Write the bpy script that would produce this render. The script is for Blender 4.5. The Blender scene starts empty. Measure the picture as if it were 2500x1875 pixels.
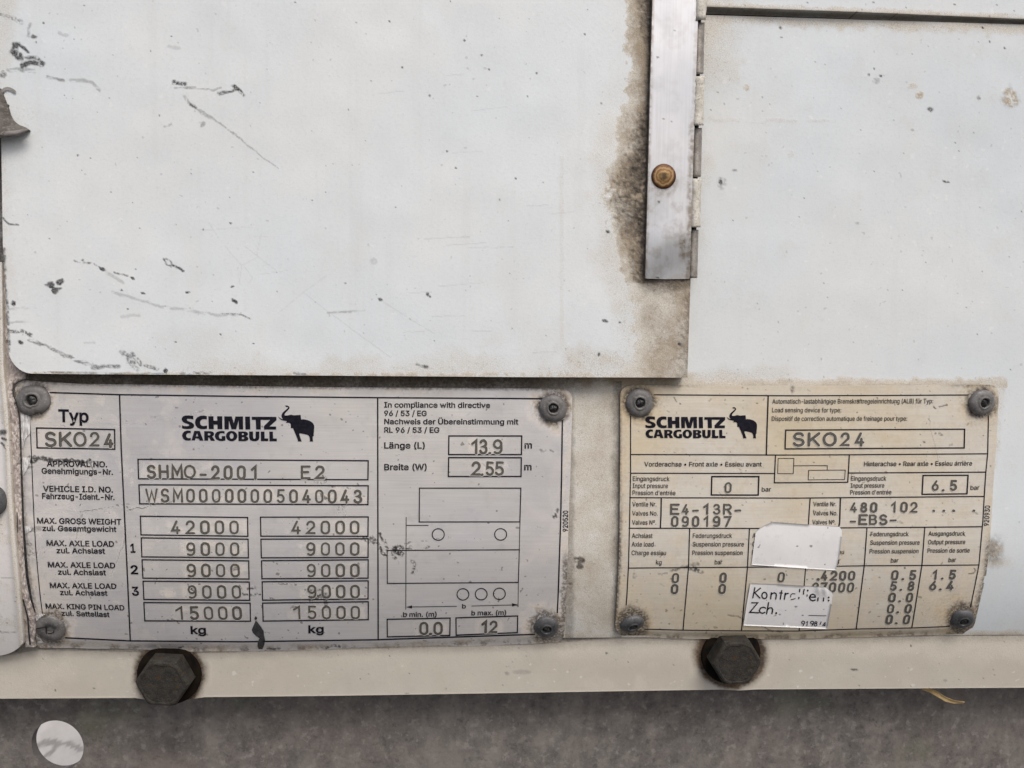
import bpy, bmesh, math, random
import numpy as np
from mathutils import Vector, Matrix
from mathutils.geometry import delaunay_2d_cdt

sc = bpy.context.scene
COL = sc.collection

# ------------------------------------------------------------------ camera, sky, sun, exposure
FPX, CX, CY = 1850.0, 1250.0, 937.5           # focal length and centre of the 2500 x 1875 picture
MM = 0.15e-3                                  # size of a picture unit on the wall
def unit(v):
    v = np.array(v, float); return v / np.linalg.norm(v)
RIGHT = unit((30000, 225, FPX))               # wall axes seen from the camera
DOWN = np.array((-328.0, 28500.0, FPX)); DOWN = unit(DOWN - RIGHT * DOWN.dot(RIGHT))
INTO = np.cross(RIGHT, DOWN)
TO_WORLD = np.array((RIGHT, INTO, -DOWN))     # world X right, Y into the wall, Z up
CAM = -TO_WORLD @ np.array((0, 0, FPX * MM))  # the middle of the picture is the world origin

cam = bpy.data.cameras.new('camera'); cam_o = bpy.data.objects.new('camera', cam); COL.objects.link(cam_o)
cam.sensor_width = 36; cam.lens = 36 * FPX / 2500; cam.clip_start = 0.01; cam.clip_end = 400
ex, ey, ez = (TO_WORLD @ np.array(a, float) for a in ((1, 0, 0), (0, -1, 0), (0, 0, -1)))
m = Matrix.Identity(4)
for i in range(3):
    m[i][0], m[i][1], m[i][2], m[i][3] = ex[i], ey[i], ez[i], CAM[i]
cam_o.matrix_world = m
sc.camera = cam_o

SUN_EL, SUN_AZ = math.radians(52), math.radians(24)      # azimuth to the right of the viewer's back
world = bpy.data.worlds.new('World'); sc.world = world; world.use_nodes = True
wn = world.node_tree.nodes; bg = wn['Background']
sky = wn.new('ShaderNodeTexSky'); sky.sky_type = 'NISHITA'; sky.sun_disc = False
sky.sun_elevation = SUN_EL; sky.sun_rotation = math.pi - SUN_AZ
sky.air_density = 0.9; sky.dust_density = 5.0; sky.ozone_density = 0.6
world.node_tree.links.new(sky.outputs[0], bg.inputs[0]); bg.inputs[1].default_value = 0.11
sun = bpy.data.lights.new('sun', 'SUN'); sun.energy = 1.5; sun.angle = math.radians(26); sun.color = (1, 0.975, 0.94)
sun_o = bpy.data.objects.new('sun', sun); COL.objects.link(sun_o)
to_sun = Vector((math.sin(SUN_AZ) * math.cos(SUN_EL), -math.cos(SUN_AZ) * math.cos(SUN_EL), math.sin(SUN_EL)))
sun_o.rotation_euler = to_sun.to_track_quat('Z', 'Y').to_euler(); sun_o.location = to_sun * 5
sc.view_settings.view_transform = 'Standard'; sc.view_settings.look = 'None'
sc.view_settings.gamma = 1; sc.view_settings.use_curve_mapping = False
sc.view_settings.exposure = 0.27

# ------------------------------------------------------------------ the survey: a picture unit -> the point on the real surface
def rays(px, py):
    r = np.stack([np.asarray(px, float) - CX, np.asarray(py, float) - CY, np.full(np.shape(px), FPX)], -1)
    return r @ TO_WORLD.T
def bend(z):                                  # the wall leans back below this height
    t = np.maximum(0, Z_BEND - z); return 4.2 * t * t
def S(px, py, d=0.0, bent=True):              # d metres in front of the wall surface
    px, py = np.broadcast_arrays(np.asarray(px, float), np.asarray(py, float))
    r = rays(px, py); y = np.zeros(px.shape) - d
    for _ in range(12 if bent else 1):
        p = CAM + r * ((y - CAM[1]) / r[..., 1])[..., None]
        if bent: y = bend(p[..., 2]) - d
    return CAM + r * ((y - CAM[1]) / r[..., 1])[..., None]
Z_BEND = -1
Z_BEND = float(S(1250, 1285, 0, False)[2])
FLAT = lambda y0, lean=0.0: (lambda px, py, d=0.0: S(px, py, d - y0 - lean * (np.asarray(py, float) - 1550) * MM, False))

def crop(x0, y0, s): return lambda x, y: (x0 + s * x, y0 + s * y)
A = crop(0, 900, .22604); B = crop(0, 1225, .22604); C = crop(300, 925, .29385); D = crop(300, 1225, .29385)
E = crop(900, 925, .23734); F = crop(900, 1225, .23734); G = crop(1475, 925, .23734); H = crop(1475, 1225, .23734)
I = crop(1950, 925, .23734); J = crop(1950, 1225, .23734); K = crop(0, 500, .36166); L = crop(800, 500, .45208)
M = crop(0, 1500, .36166); N = crop(800, 1500, .36166); O = crop(1600, 1500, .40687); Q = crop(1500, 0, .21097)
R = crop(1500, 350, .21097); T1 = crop(0, 0, .36166); T2 = crop(800, 0, .36166); T3 = crop(1700, 0, .36166)
ST = crop(1800, 1260, .17178); BO = crop(1570, 1560, .15822); FL = crop(0, 200, .09646)
LG = crop(430, 1000, .11754); LE = crop(660, 980, .0663)
def pts(f, *xy): return [f(x, y) for x, y in xy]

# ------------------------------------------------------------------ numbers: noise, easing
def _hash(ix, iy, seed):
    h = (ix.astype(np.int64) * 374761393 + iy.astype(np.int64) * 668265263 + seed * 974711) & 0xffffffff
    h = ((h ^ (h >> 13)) * 1274126177) & 0xffffffff
    return ((h ^ (h >> 16)) & 0xffff) / 65535.0
def vnoise(x, y, s, seed):
    x = x / s; y = y / s; ix = np.floor(x); iy = np.floor(y); fx = x - ix; fy = y - iy
    fx = fx * fx * (3 - 2 * fx); fy = fy * fy * (3 - 2 * fy)
    a = _hash(ix, iy, seed); b = _hash(ix + 1, iy, seed); c = _hash(ix, iy + 1, seed); d = _hash(ix + 1, iy + 1, seed)
    return (a * (1 - fx) + b * fx) * (1 - fy) + (c * (1 - fx) + d * fx) * fy
def fbm(x, y, s, seed=0, octv=4, sx=1.0):
    v = 0; w = 0.5; t = 0
    for k in range(octv):
        v = v + w * vnoise(x / sx, y, s, seed + k * 17); t += w; w *= 0.55; s *= 0.5
    return v / t
def ss(a, b, x):
    t = np.clip((x - a) / (b - a), 0, 1); return t * t * (3 - 2 * t)
def curve(xs, ys):                            # piecewise function through measured points
    return lambda v: np.interp(v, xs, ys)
def poly_d(x, y, P):                          # distance to a polyline and place along it
    best = np.full(x.shape, 1e9); along = np.zeros(x.shape); n = len(P) - 1
    for k in range(n):
        (ax, ay), (bx, by) = P[k], P[k + 1]; dx, dy = bx - ax, by - ay
        t = np.clip(((x - ax) * dx + (y - ay) * dy) / (dx * dx + dy * dy + 1e-9), 0, 1)
        d = np.hypot(x - ax - t * dx, y - ay - t * dy); q = d < best
        best = np.where(q, d, best); along = np.where(q, (k + t) / n, along)
    return best, along
def fill(loops):
    """Triangles of the area between outlines (holes left open)."""
    P = [p for lp in loops for p in lp]; o = np.mean(np.array(P), 0); k = 40.0; e = []; b = 0
    for lp in loops: e += [(b + i, b + (i + 1) % len(lp)) for i in range(len(lp))]; b += len(lp)
    v, _, f, *_ = delaunay_2d_cdt([Vector(((p[0] - o[0]) * k, (p[1] - o[1]) * k)) for p in P], e, [], 0, 1e-4)
    V = [(q.x / k + o[0], q.y / k + o[1]) for q in v]; t = []
    hole = [any(all(inside(p, o_) for p in with_mids(lp)) for j, o_ in enumerate(loops) if j != i) for i, lp in enumerate(loops)]
    for a in f:
        c = (sum(V[i][0] for i in a) / 3, sum(V[i][1] for i in a) / 3)
        hit = [inside(c, lp) for lp in loops]
        if any(h and not o_ for h, o_ in zip(hit, hole)) and not any(h and o_ for h, o_ in zip(hit, hole)): t.append(tuple(a))
    return V, t
def with_mids(lp): return list(lp) + [((a[0] + b[0]) / 2, (a[1] + b[1]) / 2) for a, b in zip(lp, lp[1:] + lp[:1])]
def inside(p, lp):
    c = False
    for a, b in zip(lp, lp[1:] + lp[:1]):
        if (a[1] > p[1]) != (b[1] > p[1]) and p[0] < (b[0] - a[0]) * (p[1] - a[1]) / (b[1] - a[1]) + a[0]: c = not c
    return c
class StainShade:
    """Four amounts per vertex: brown grime, soot, rust, dark scuff; some shade is painted with them."""
    def __init__(self, X, Y):
        self.X, self.Y = X, Y; self.v = np.zeros(X.shape + (4,))
    def add(self, ch, val, sel=None):
        if sel is None: self.v[..., ch] = np.maximum(self.v[..., ch], val)
        else: self.v[sel, ch] = np.maximum(self.v[sel, ch], val)
    def near(self, P, r):
        P = np.array(P); return (self.X > P[:, 0].min() - r) & (self.X < P[:, 0].max() + r) & (self.Y > P[:, 1].min() - r) & (self.Y < P[:, 1].max() + r)
    def stroke(self, P, w, amt=.8, ch=3, rough=.5, seed=1, taper=0.0, grain=6, sx=1.0):
        s = self.near(P, w * 3 + 4)
        if not s.any(): return
        x, y = self.X[s], self.Y[s]
        x2 = x + (fbm(x, y, 14, seed) - .5) * w * 1.6; y2 = y + (fbm(x, y, 14, seed + 5) - .5) * w * 1.6
        d, t = poly_d(x2, y2, P)
        ww = w * (1 - taper * t) + .01
        n = fbm(x, y, grain, seed + 9, 3, sx)
        self.add(ch, amt * ss(1.15, .45, d / ww) * ss(rough - .22, rough + .12, n), s)
    def blob(self, c, rx, ry, amt=.8, ch=3, ang=0, seed=1, rough=.3, edge=.5, grain=8, ring=False):
        r = max(rx, ry); s = self.near([c], r * 1.8 + 3)
        if not s.any(): return
        x, y = self.X[s] - c[0], self.Y[s] - c[1]; ca, sa = math.cos(ang), math.sin(ang)
        u = (x * ca + y * sa) / rx; v = (-x * sa + y * ca) / ry
        q = np.hypot(u, v) + (fbm(x + c[0], y + c[1], max(4, r * .6), seed) - .5) * .9
        n = fbm(x + c[0], y + c[1], grain, seed + 3, 3)
        k = ss(1 + edge * .5, 1 - edge * .5, q)
        if ring: k = k * ss(.45, .85, q)
        self.add(ch, amt * k * ss(rough - .2, rough + .15, n), s)

# ------------------------------------------------------------------ meshes
def link(name, me, mats, parent=None):
    o = bpy.data.objects.new(name, me); COL.objects.link(o)
    for mm in (mats if isinstance(mats, (list, tuple)) else [mats]): me.materials.append(mm)
    if parent is not None:
        o.parent = parent; o.matrix_parent_inverse = Matrix.Translation(-parent.location)
    return o
def tag(o, label, cat, group=None, kind=None):
    o['label'] = label; o['category'] = cat
    if group: o['group'] = group
    if kind: o['kind'] = kind
    return o
def empty(name, loc):
    o = bpy.data.objects.new(name, None); COL.objects.link(o); o.location = Vector(loc); o.empty_display_size = .01
    return o
def raw_mesh(name, V, quads, tris=None, smooth=True, mat_q=None):
    me = bpy.data.meshes.new(name); V = np.asarray(V, np.float32).reshape(-1, 3); q = np.asarray(quads, np.int32).reshape(-1, 4)
    t = np.zeros((0, 3), np.int32) if tris is None else np.asarray(tris, np.int32).reshape(-1, 3)
    me.vertices.add(len(V)); me.vertices.foreach_set('co', V.ravel())
    li = np.concatenate([q.ravel(), t.ravel()]); me.loops.add(len(li)); me.loops.foreach_set('vertex_index', li)
    n = len(q) + len(t); me.polygons.add(n)
    me.polygons.foreach_set('loop_start', np.concatenate([np.arange(len(q)) * 4, len(q) * 4 + np.arange(len(t)) * 3]).astype(np.int32))
    me.polygons.foreach_set('loop_total', np.concatenate([np.full(len(q), 4), np.full(len(t), 3)]).astype(np.int32))
    me.polygons.foreach_set('use_smooth', np.full(n, smooth)); me.update(calc_edges=True); me.validate()
    return me
def grid_px(edges, step, r=(0, 0, 0, 0)):
    """Sheet between measured top, bottom, left and right edges (functions of 0..1), corners rounded by r (tl, tr, br, bl)."""
    Tf, Bf, Lf, Rf = edges
    c00, c10, c01, c11 = (np.array(q) for q in (Tf(0), Tf(1), Bf(0), Bf(1)))
    w = np.linalg.norm(c10 - c00); h = np.linalg.norm(c01 - c00)
    nu, nv = max(2, int(w / step)), max(2, int(h / step))
    u, v = np.meshgrid(np.linspace(0, 1, nu + 1), np.linspace(0, 1, nv + 1))
    a, b = u * w, v * h
    for k, (sx, sy) in enumerate(((0, 0), (1, 0), (1, 1), (0, 1))):
        rr = r[k]
        if not rr: continue
        cx = rr if sx == 0 else w - rr; cy = rr if sy == 0 else h - rr
        dx = (a - cx) * (1 if sx else -1); dy = (b - cy) * (1 if sy else -1)
        s = (dx > 0) & (dy > 0); f = np.maximum(dx, dy) / np.maximum(np.hypot(dx, dy), 1e-9)
        a = np.where(s, cx + (a - cx) * f, a); b = np.where(s, cy + (b - cy) * f, b)
    u, v = a / w, b / h
    def ev(fn, t): return np.array(fn(t.ravel())).T.reshape(t.shape + (2,)) if True else None
    Pt, Pb, Pl, Pr = ev(Tf, u), ev(Bf, u), ev(Lf, v), ev(Rf, v); U, W = u[..., None], v[..., None]
    P = (1 - W) * Pt + W * Pb + (1 - U) * Pl + U * Pr - ((1 - U) * (1 - W) * c00 + U * (1 - W) * c10 + (1 - U) * W * c01 + U * W * c11)
    return P[..., 0], P[..., 1]
def edge_x(P):                                # edge running left to right through points
    xs = [p[0] for p in P]; ys = [p[1] for p in P]
    return lambda t: (xs[0] + np.asarray(t) * (xs[-1] - xs[0]), np.interp(xs[0] + np.asarray(t) * (xs[-1] - xs[0]), xs, ys))
def edge_y(P):
    xs = [p[0] for p in P]; ys = [p[1] for p in P]
    return lambda t: (np.interp(ys[0] + np.asarray(t) * (ys[-1] - ys[0]), ys, xs), ys[0] + np.asarray(t) * (ys[-1] - ys[0]))
def sheet(name, X, Y, surf, d, thick, mat, parent=None, stain_shade=None, relief=None):
    """A real sheet of metal: front face over the px grid X, Y at d in front, edges going back by thick."""
    dd = d if relief is None else d + relief
    front = surf(X, Y, dd); nv, nu = X.shape
    idx = np.arange(nv * nu).reshape(nv, nu)
    quads = np.stack([idx[:-1, :-1], idx[1:, :-1], idx[1:, 1:], idx[:-1, 1:]], -1).reshape(-1, 4)
    ring = np.concatenate([idx[0, :], idx[1:, -1], idx[-1, -2::-1], idx[-2:0:-1, 0]])
    V = front.reshape(-1, 3); n0 = len(V)
    def back(k): q = V[ring].copy(); q[:, 1] += k; return q
    V2 = np.concatenate([V, back(0), back(thick)])
    a = n0 + np.arange(len(ring)); b = a + len(ring); a2 = np.roll(a, -1); b2 = np.roll(b, -1)
    quads = np.concatenate([quads, np.stack([a, a2, b2, b], -1)])
    me = raw_mesh(name, V2, quads)
    if stain_shade is not None:
        at = me.attributes.new('stain_shade', 'FLOAT_COLOR', 'POINT'); c = np.concatenate([stain_shade.v.reshape(-1, 4), stain_shade.v.reshape(-1, 4)[ring], stain_shade.v.reshape(-1, 4)[ring]])
        at.data.foreach_set('color', c.astype(np.float32).ravel())
    return link(name, me, mat, parent)

class Flat:
    """Collects flat shapes drawn in px and lays them on a surface as one mesh."""
    def __init__(self): self.V = []; self.Q = []; self.T = []; self.D = []; self.n = 0; self.k = 0
    def _put(self, P, q, t, d):
        self.V.append(np.asarray(P, float)); self.D.append(np.full(len(P), d + self.k * 1.5e-6)); self.k = (self.k + 1) % 12
        if len(q): self.Q.append(np.asarray(q) + self.n)
        if len(t): self.T.append(np.asarray(t) + self.n)
        self.n += len(P)
    def poly(self, loops, d=0.0):
        P, t = fill([list(lp) for lp in loops])
        self._put(P, [], t, d)
    def ribbon(self, P, w, closed=False, d=0.0, cap=True, dens=0):
        P = [np.array(p, float) for p in P]
        if dens:
            Q2 = []
            for a, b in zip(P, P[1:] + ([P[0]] if closed else [])):
                n = max(1, int(np.linalg.norm(b - a) / dens)); Q2 += [a + (b - a) * k / n for k in range(n)]
            if not closed: Q2.append(P[-1])
            P = Q2
        n = len(P); out = []
        for k in range(n):
            a = P[k - 1] if (closed or k) else None; b = P[(k + 1) % n] if (closed or k < n - 1) else None
            t1 = None if a is None else unit(P[k] - a); t2 = None if b is None else unit(b - P[k])
            if t1 is None: t1 = t2
            if t2 is None: t2 = t1
            t = t1 + t2
            t = t1 if np.linalg.norm(t) < 1e-6 else unit(t)
            m_ = 1 / max(.45, t.dot(t1)); nn = np.array((-t[1], t[0])) * w / 2 * m_
            out += [P[k] + nn, P[k] - nn]
        q = [(2 * k, 2 * k + 1, 2 * ((k + 1) % n) + 1, 2 * ((k + 1) % n)) for k in range(n if closed else n - 1)]
        t = []
        if cap and not closed:
            for e, sgn in ((0, -1), (n - 1, 1)):
                c = P[e]; a0 = out[2 * e] if sgn > 0 else out[2 * e + 1]; ang = math.atan2(*(a0 - c)[::-1]); base = len(out)
                arc = [c + w / 2 * np.array((math.cos(ang - math.pi * j / 6), math.sin(ang - math.pi * j / 6))) for j in range(7)]
                out += arc; t += [(base, base + j + 1, base + j) for j in range(1, 6)]
        self._put(out, q, t, d)
    def build(self, name, surf, d, mat, parent):
        V = np.concatenate(self.V); Dp = np.concatenate(self.D)
        X = surf(V[:, 0], V[:, 1], Dp + d)
        q = np.concatenate(self.Q) if self.Q else np.zeros((0, 4)); t = np.concatenate(self.T) if self.T else None
        return link(name, raw_mesh(name, X, q, t, smooth=False), mat, parent)

# ------------------------------------------------------------------ materials
class NT:
    def __init__(self, name):
        self.m = bpy.data.materials.new(name); self.m.use_nodes = True; self.t = self.m.node_tree
        self.t.nodes.clear(); self.out = self.n('ShaderNodeOutputMaterial'); self.b = self.n('ShaderNodeBsdfPrincipled')
        self.t.links.new(self.b.outputs[0], self.out.inputs[0]); self.co = self.n('ShaderNodeTexCoord').outputs['Object']
    def n(self, ty, **kw):
        q = self.t.nodes.new(ty)
        for k, v in kw.items(): setattr(q, k, v)
        return q
    def put(self, sock, v):
        if hasattr(v, 'is_linked'): self.t.links.new(v, sock)
        elif isinstance(v, (tuple, list)): sock.default_value = tuple(v) + ((1,) if len(v) == 3 and len(sock.default_value) == 4 else ())
        else: sock.default_value = v
    def noise(self, scale, detail=4, rough=.55, stretch=None, seed=0, dist=0):
        co = self.co
        mp = self.n('ShaderNodeMapping'); self.put(mp.inputs[0], co); mp.inputs[1].default_value = (seed * 1.37, seed * .71, seed * 2.1)
        if stretch: mp.inputs[3].default_value = stretch
        q = self.n('ShaderNodeTexNoise'); self.put(q.inputs['Vector'], mp.outputs[0]); q.inputs['Scale'].default_value = scale
        q.inputs['Detail'].default_value = detail; q.inputs['Roughness'].default_value = rough; q.inputs['Distortion'].default_value = dist
        return q.outputs[0]
    def voro(self, scale, feature='F1', seed=0, out='Distance', rnd=1):
        mp = self.n('ShaderNodeMapping'); self.put(mp.inputs[0], self.co); mp.inputs[1].default_value = (seed * 1.37, seed * .71, seed * 2.1)
        q = self.n('ShaderNodeTexVoronoi', feature=feature); self.put(q.inputs['Vector'], mp.outputs[0]); q.inputs['Scale'].default_value = scale
        q.inputs['Randomness'].default_value = rnd
        return q.outputs[out]
    def math(self, op, a, b=0.0, c=0.0, clamp=False):
        q = self.n('ShaderNodeMath', operation=op, use_clamp=clamp); self.put(q.inputs[0], a); self.put(q.inputs[1], b); self.put(q.inputs[2], c)
        return q.outputs[0]
    def ramp(self, v, a, b, lo=0.0, hi=1.0):
        q = self.n('ShaderNodeMapRange', interpolation_type='SMOOTHSTEP'); self.put(q.inputs[0], v)
        for k, x in enumerate((a, b, lo, hi)): q.inputs[k + 1].default_value = x
        return q.outputs[0]
    def mix(self, f, a, b, mode='MIX'):
        q = self.n('ShaderNodeMix', data_type='RGBA', blend_type=mode); q.clamp_factor = True
        self.put(q.inputs[0], f); self.put(q.inputs[6], a); self.put(q.inputs[7], b); return q.outputs[2]
    def attr(self, name):
        q = self.n('ShaderNodeAttribute'); q.attribute_name = name; s = self.n('ShaderNodeSeparateColor'); self.put(s.inputs[0], q.outputs['Color'])
        return s.outputs[0], s.outputs[1], s.outputs[2], q.outputs['Alpha']
    def bump(self, h, strength, dist):
        q = self.n('ShaderNodeBump'); q.inputs['Strength'].default_value = strength; q.inputs['Distance'].default_value = dist
        self.put(q.inputs['Height'], h); self.put(self.b.inputs['Normal'], q.outputs[0])
    def done(self, color, rough=.5, metal=0.0, spec=.5):
        self.put(self.b.inputs['Base Color'], color); self.put(self.b.inputs['Roughness'], rough); self.put(self.b.inputs['Metallic'], metal)
        self.put(self.b.inputs['Specular IOR Level'], spec); return self.m
def paint(name, base, warm, grime=(.265, .218, .16), speck=.5, rough=.42, crack=1.0):
    k = NT(name); g, so, ru, sc_ = k.attr('stain_shade')
    big = k.noise(14, 3, .5); mid = k.noise(90, 5, .6, seed=2); fine = k.noise(900, 4, .6, seed=3); tiny = k.noise(3200, 2, .5, seed=4)
    col = k.mix(k.ramp(big, .35, .68), base, warm)
    col = k.mix(k.ramp(mid, .35, .75, 0, .22), col, tuple(c * .86 for c in base))
    col = k.mix(k.ramp(k.noise(420, 3, .6, (1, 1, 5), 7), .52, .72, 0, .16), col, tuple(c * .8 for c in base))      # faint wiping marks
    col = k.mix(k.ramp(fine, .52, .74, 0, .5 * speck), col, tuple(c * .74 for c in base)); col = k.mix(k.ramp(k.noise(1700, 3, .6, None, 41), .5, .72, 0, .4 * speck), col, tuple(c * .78 for c in base))
    col = k.mix(k.ramp(k.noise(420, 1, .4, None, 11), .715, .76, 0, .3), col, (.80, .81, .80))                      # paler flecks
    col = k.mix(k.ramp(k.noise(520, 1, .4, None, 12), .765, .79, 0, .5 * speck), col, (.16, .15, .14))           # dark specks
    col = k.mix(k.ramp(k.noise(150, 3, .6, (1, 1, .05), 31), .55, .75, 0, .16), col, tuple(c * .78 for c in warm)); col = k.mix(k.ramp(k.noise(26, 4, .65, (1, 1, .5), 33), .52, .75, 0, .2), col, (.60, .575, .52))
    cell = k.voro(1500, 'DISTANCE_TO_EDGE', 5)
    crk = k.math('MULTIPLY', k.ramp(cell, .0, .09, 1, 0), k.ramp(g, .06, .3, 0, .42 * crack))
    gm = k.math('MULTIPLY', g, k.ramp(k.math('ADD', k.math('MULTIPLY', mid, .72), k.math('MULTIPLY', fine, .28)), .3, .64, .62, 1.2), clamp=True)
    col = k.mix(k.ramp(gm, .06, .42, 0, .85), col, (.60, .565, .49)); col = k.mix(k.ramp(gm, .3, .95, 0, .95), col, k.mix(k.ramp(mid, .4, .62), grime, tuple(c * 1.35 for c in grime)))
    col = k.mix(crk, col, tuple(c * .6 for c in grime))
    sm = k.math('MULTIPLY', so, k.ramp(k.math('ADD', k.math('MULTIPLY', fine, .6), k.math('MULTIPLY', mid, .4)), .3, .65, .75, 1.15), clamp=True)
    col = k.mix(k.math('MULTIPLY', sm, .95), col, (.05, .042, .036))
    rm = k.math('MULTIPLY', ru, k.ramp(fine, .3, .65, .75, 1.1), clamp=True)
    col = k.mix(rm, col, k.mix(k.ramp(mid, .4, .6), (.045, .024, .012), (.11, .06, .026)))
    mk = k.math('MULTIPLY', sc_, k.ramp(tiny, .3, .55, .6, 1.15), clamp=True)
    col = k.mix(mk, col, k.mix(k.ramp(fine, .4, .62), (.028, .028, .03), (.1, .1, .1)))
    h = k.math('ADD', k.math('MULTIPLY', fine, .6), k.math('MULTIPLY', k.math('ADD', gm, sm), k.math('MULTIPLY', k.noise(1500, 3, .6, None, 21), 2.5)))
    k.bump(h, .55, .00013)
    return k.done(col, k.ramp(k.math('ADD', gm, sm), 0, 1, rough, .85), 0, .35)
def alu(name, base, tint, metal=.55, rough=.42, grime=(.3, .24, .17)):
    k = NT(name); g, so, ru, sc_ = k.attr('stain_shade')
    br = k.noise(700, 3, .6, (.06, 1, 3.0), 2); br2 = k.noise(240, 4, .6, (.2, 1, 3.0), 5); big = k.noise(18, 3, .5, None, 3); fine = k.noise(1100, 4, .6, None, 4); mid = k.noise(160, 4, .6, None, 6)
    col = k.mix(k.ramp(big, .36, .66), base, tint)
    col = k.mix(k.ramp(br, .35, .7, 0, .28), col, tuple(c * .74 for c in base))
    col = k.mix(k.ramp(br2, .5, .75, 0, .2), col, tuple(min(1, c * 1.25) for c in base))
    col = k.mix(k.ramp(mid, .52, .76, 0, .3), col, tuple(c * .7 for c in tint))
    col = k.mix(k.ramp(k.noise(480, 1, .4, None, 12), .715, .75, 0, .6), col, (.14, .12, .1))
    gm = k.math('MULTIPLY', g, k.ramp(k.math('ADD', k.math('MULTIPLY', mid, .5), k.math('MULTIPLY', fine, .5)), .33, .62, .4, 1.25), clamp=True)
    col = k.mix(k.math('MULTIPLY', gm, .9), col, k.mix(k.ramp(mid, .4, .62), grime, tuple(c * 1.5 for c in grime)))
    sm = k.math('MULTIPLY', so, k.ramp(fine, .34, .6, .55, 1.2), clamp=True)
    col = k.mix(k.math('MULTIPLY', sm, .95), col, (.05, .042, .036))
    mk = k.math('MULTIPLY', sc_, k.ramp(fine, .3, .55, .6, 1.15), clamp=True)
    col = k.mix(mk, col, k.mix(k.ramp(mid, .4, .62), (.03, .03, .03), (.09, .088, .085)))
    k.bump(k.math('ADD', br, k.math('MULTIPLY', fine, .4)), .12, .00006)
    dirt = k.math('ADD', k.math('ADD', gm, sm), mk, clamp=True)
    return k.done(col, k.ramp(dirt, 0, .8, rough, .8), k.ramp(dirt, 0, .7, metal, 0.0), .4)
def mottled(name, a, b, scale, rough=.6, metal=0.0, bumpd=.0002, bumps=.4, c=None, spec=.4, rust=None):
    k = NT(name); n1 = k.noise(scale, 5, .6); n2 = k.noise(scale * 6, 4, .65, None, 3)
    col = k.mix(k.ramp(n1, .34, .66), a, b)
    if c: col = k.mix(k.ramp(n2, .5, .72), col, c)
    if rust: col = k.mix(k.ramp(k.noise(scale * 1.7, 4, .6, None, 9), .55, .72), col, rust)
    k.bump(k.math('ADD', n1, k.math('MULTIPLY', n2, .6)), bumps, bumpd)
    return k.done(col, rough, metal, spec)

M_DOOR = paint('white door paint', (.665, .71, .733), (.705, .727, .728))
M_WALL = paint('white wall paint', (.63, .675, .70), (.668, .692, .695))
M_RAIL = paint('beige rail paint', (.49, .452, .385), (.53, .50, .438), speck=.3, rough=.55, crack=.3)
M_TRIM = paint('white trim paint', (.62, .60, .58), (.70, .69, .68), rough=.5)
M_PLATE1 = alu('brushed aluminium', (.88, .855, .82), (.77, .77, .785), .58, .34)
M_PLATE2 = alu('yellowed aluminium', (.715, .68, .605), (.67, .585, .425), .28, .42, (.33, .26, .17))
M_INK = mottled('black print', (.006, .006, .012), (.014, .013, .02), 900, .6, 0, .00002, .1, None, .12)
M_INK2 = mottled('thin dark print', (.014, .013, .014), (.03, .028, .027), 900, .6, 0, .00002, .1, None, .12)
M_STAMP = mottled('painted groove shade', (.055, .051, .044), (.088, .081, .07), 1400, .6, .1, .00004, .3)
M_STAMP_IN = mottled('painted groove floor', (.082, .077, .068), (.14, .131, .116), 1600, .55, .15, .00004, .3)
M_GLINT = mottled('painted groove glint', (.62, .6, .55), (.8, .78, .73), 900, .35, .4, .00004, .2)  # painted highlight along the lower right of the stamped strokes
M_SCREW = mottled('weathered grey cap', (.10, .097, .095), (.165, .16, .156), 230, .55, .15, .00016, .35, (.23, .225, .22))
M_SCREW_D = mottled('dark grey cap', (.045, .047, .051), (.095, .097, .10), 260, .5, .15, .00016, .4, (.13, .13, .135))
M_CORE = mottled('dark rivet core', (.012, .012, .012), (.04, .039, .037), 700, .5, .3, .0001, .5, (.1, .1, .1))
M_BOLT = mottled('weathered bolt steel', (.021, .02, .018), (.04, .037, .032), 380, .75, .1, .0007, .8, (.062, .058, .05), .25, (.062, .038, .016))
M_SHADE_DISC = mottled('rusty black washer', (.004, .0035, .003), (.012, .008, .005), 300, .9, 0, .0003, .5, spec=.1)  # near black, to read as shadow behind the bolt head
M_STEEL = NT('hinge steel')
_g, _s, _r, _m = M_STEEL.attr('stain_shade')
_c = M_STEEL.mix(M_STEEL.ramp(M_STEEL.noise(30, 3), .35, .65), (.56, .58, .61), (.68, .685, .70))
_c = M_STEEL.mix(M_STEEL.ramp(M_STEEL.noise(500, 2, .6, (3, 1, .08), 2), .4, .7, 0, .25), _c, (.44, .45, .465))
_c = M_STEEL.mix(M_STEEL.math('MULTIPLY', _g, M_STEEL.ramp(M_STEEL.noise(500, 4), .35, .6, .4, 1.2), clamp=True), _c, (.25, .215, .175))
_c = M_STEEL.mix(_m, _c, (.08, .075, .07))
M_STEEL.bump(M_STEEL.noise(26, 2, .4, None, 6), .3, .0010)
M_STEEL = M_STEEL.done(_c, .32, .55, .5)
M_KNUCK = mottled('grey hinge barrel', (.22, .2, .18), (.36, .34, .31), 300, .5, .4, .0001, .3, (.16, .14, .12))
M_KNUCKP = mottled('flaking cream paint', (.48, .46, .40), (.66, .64, .58), 240, .6, 0, .0004, .7, (.26, .23, .19))
M_RUST = None

# ------------------------------------------------------------------ the setting below and behind
bm = bmesh.new(); bmesh.ops.create_grid(bm, x_segments=1, y_segments=1, size=60)
me = bpy.data.meshes.new('ground'); bm.to_mesh(me); bm.free()
g_o = link('ground', me, mottled('yard asphalt', (.10, .098, .094), (.16, .155, .15), 3, .9, 0, .01, .3))
g_o.location = (0, 0, -1.15); g_o['kind'] = 'structure'

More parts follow.
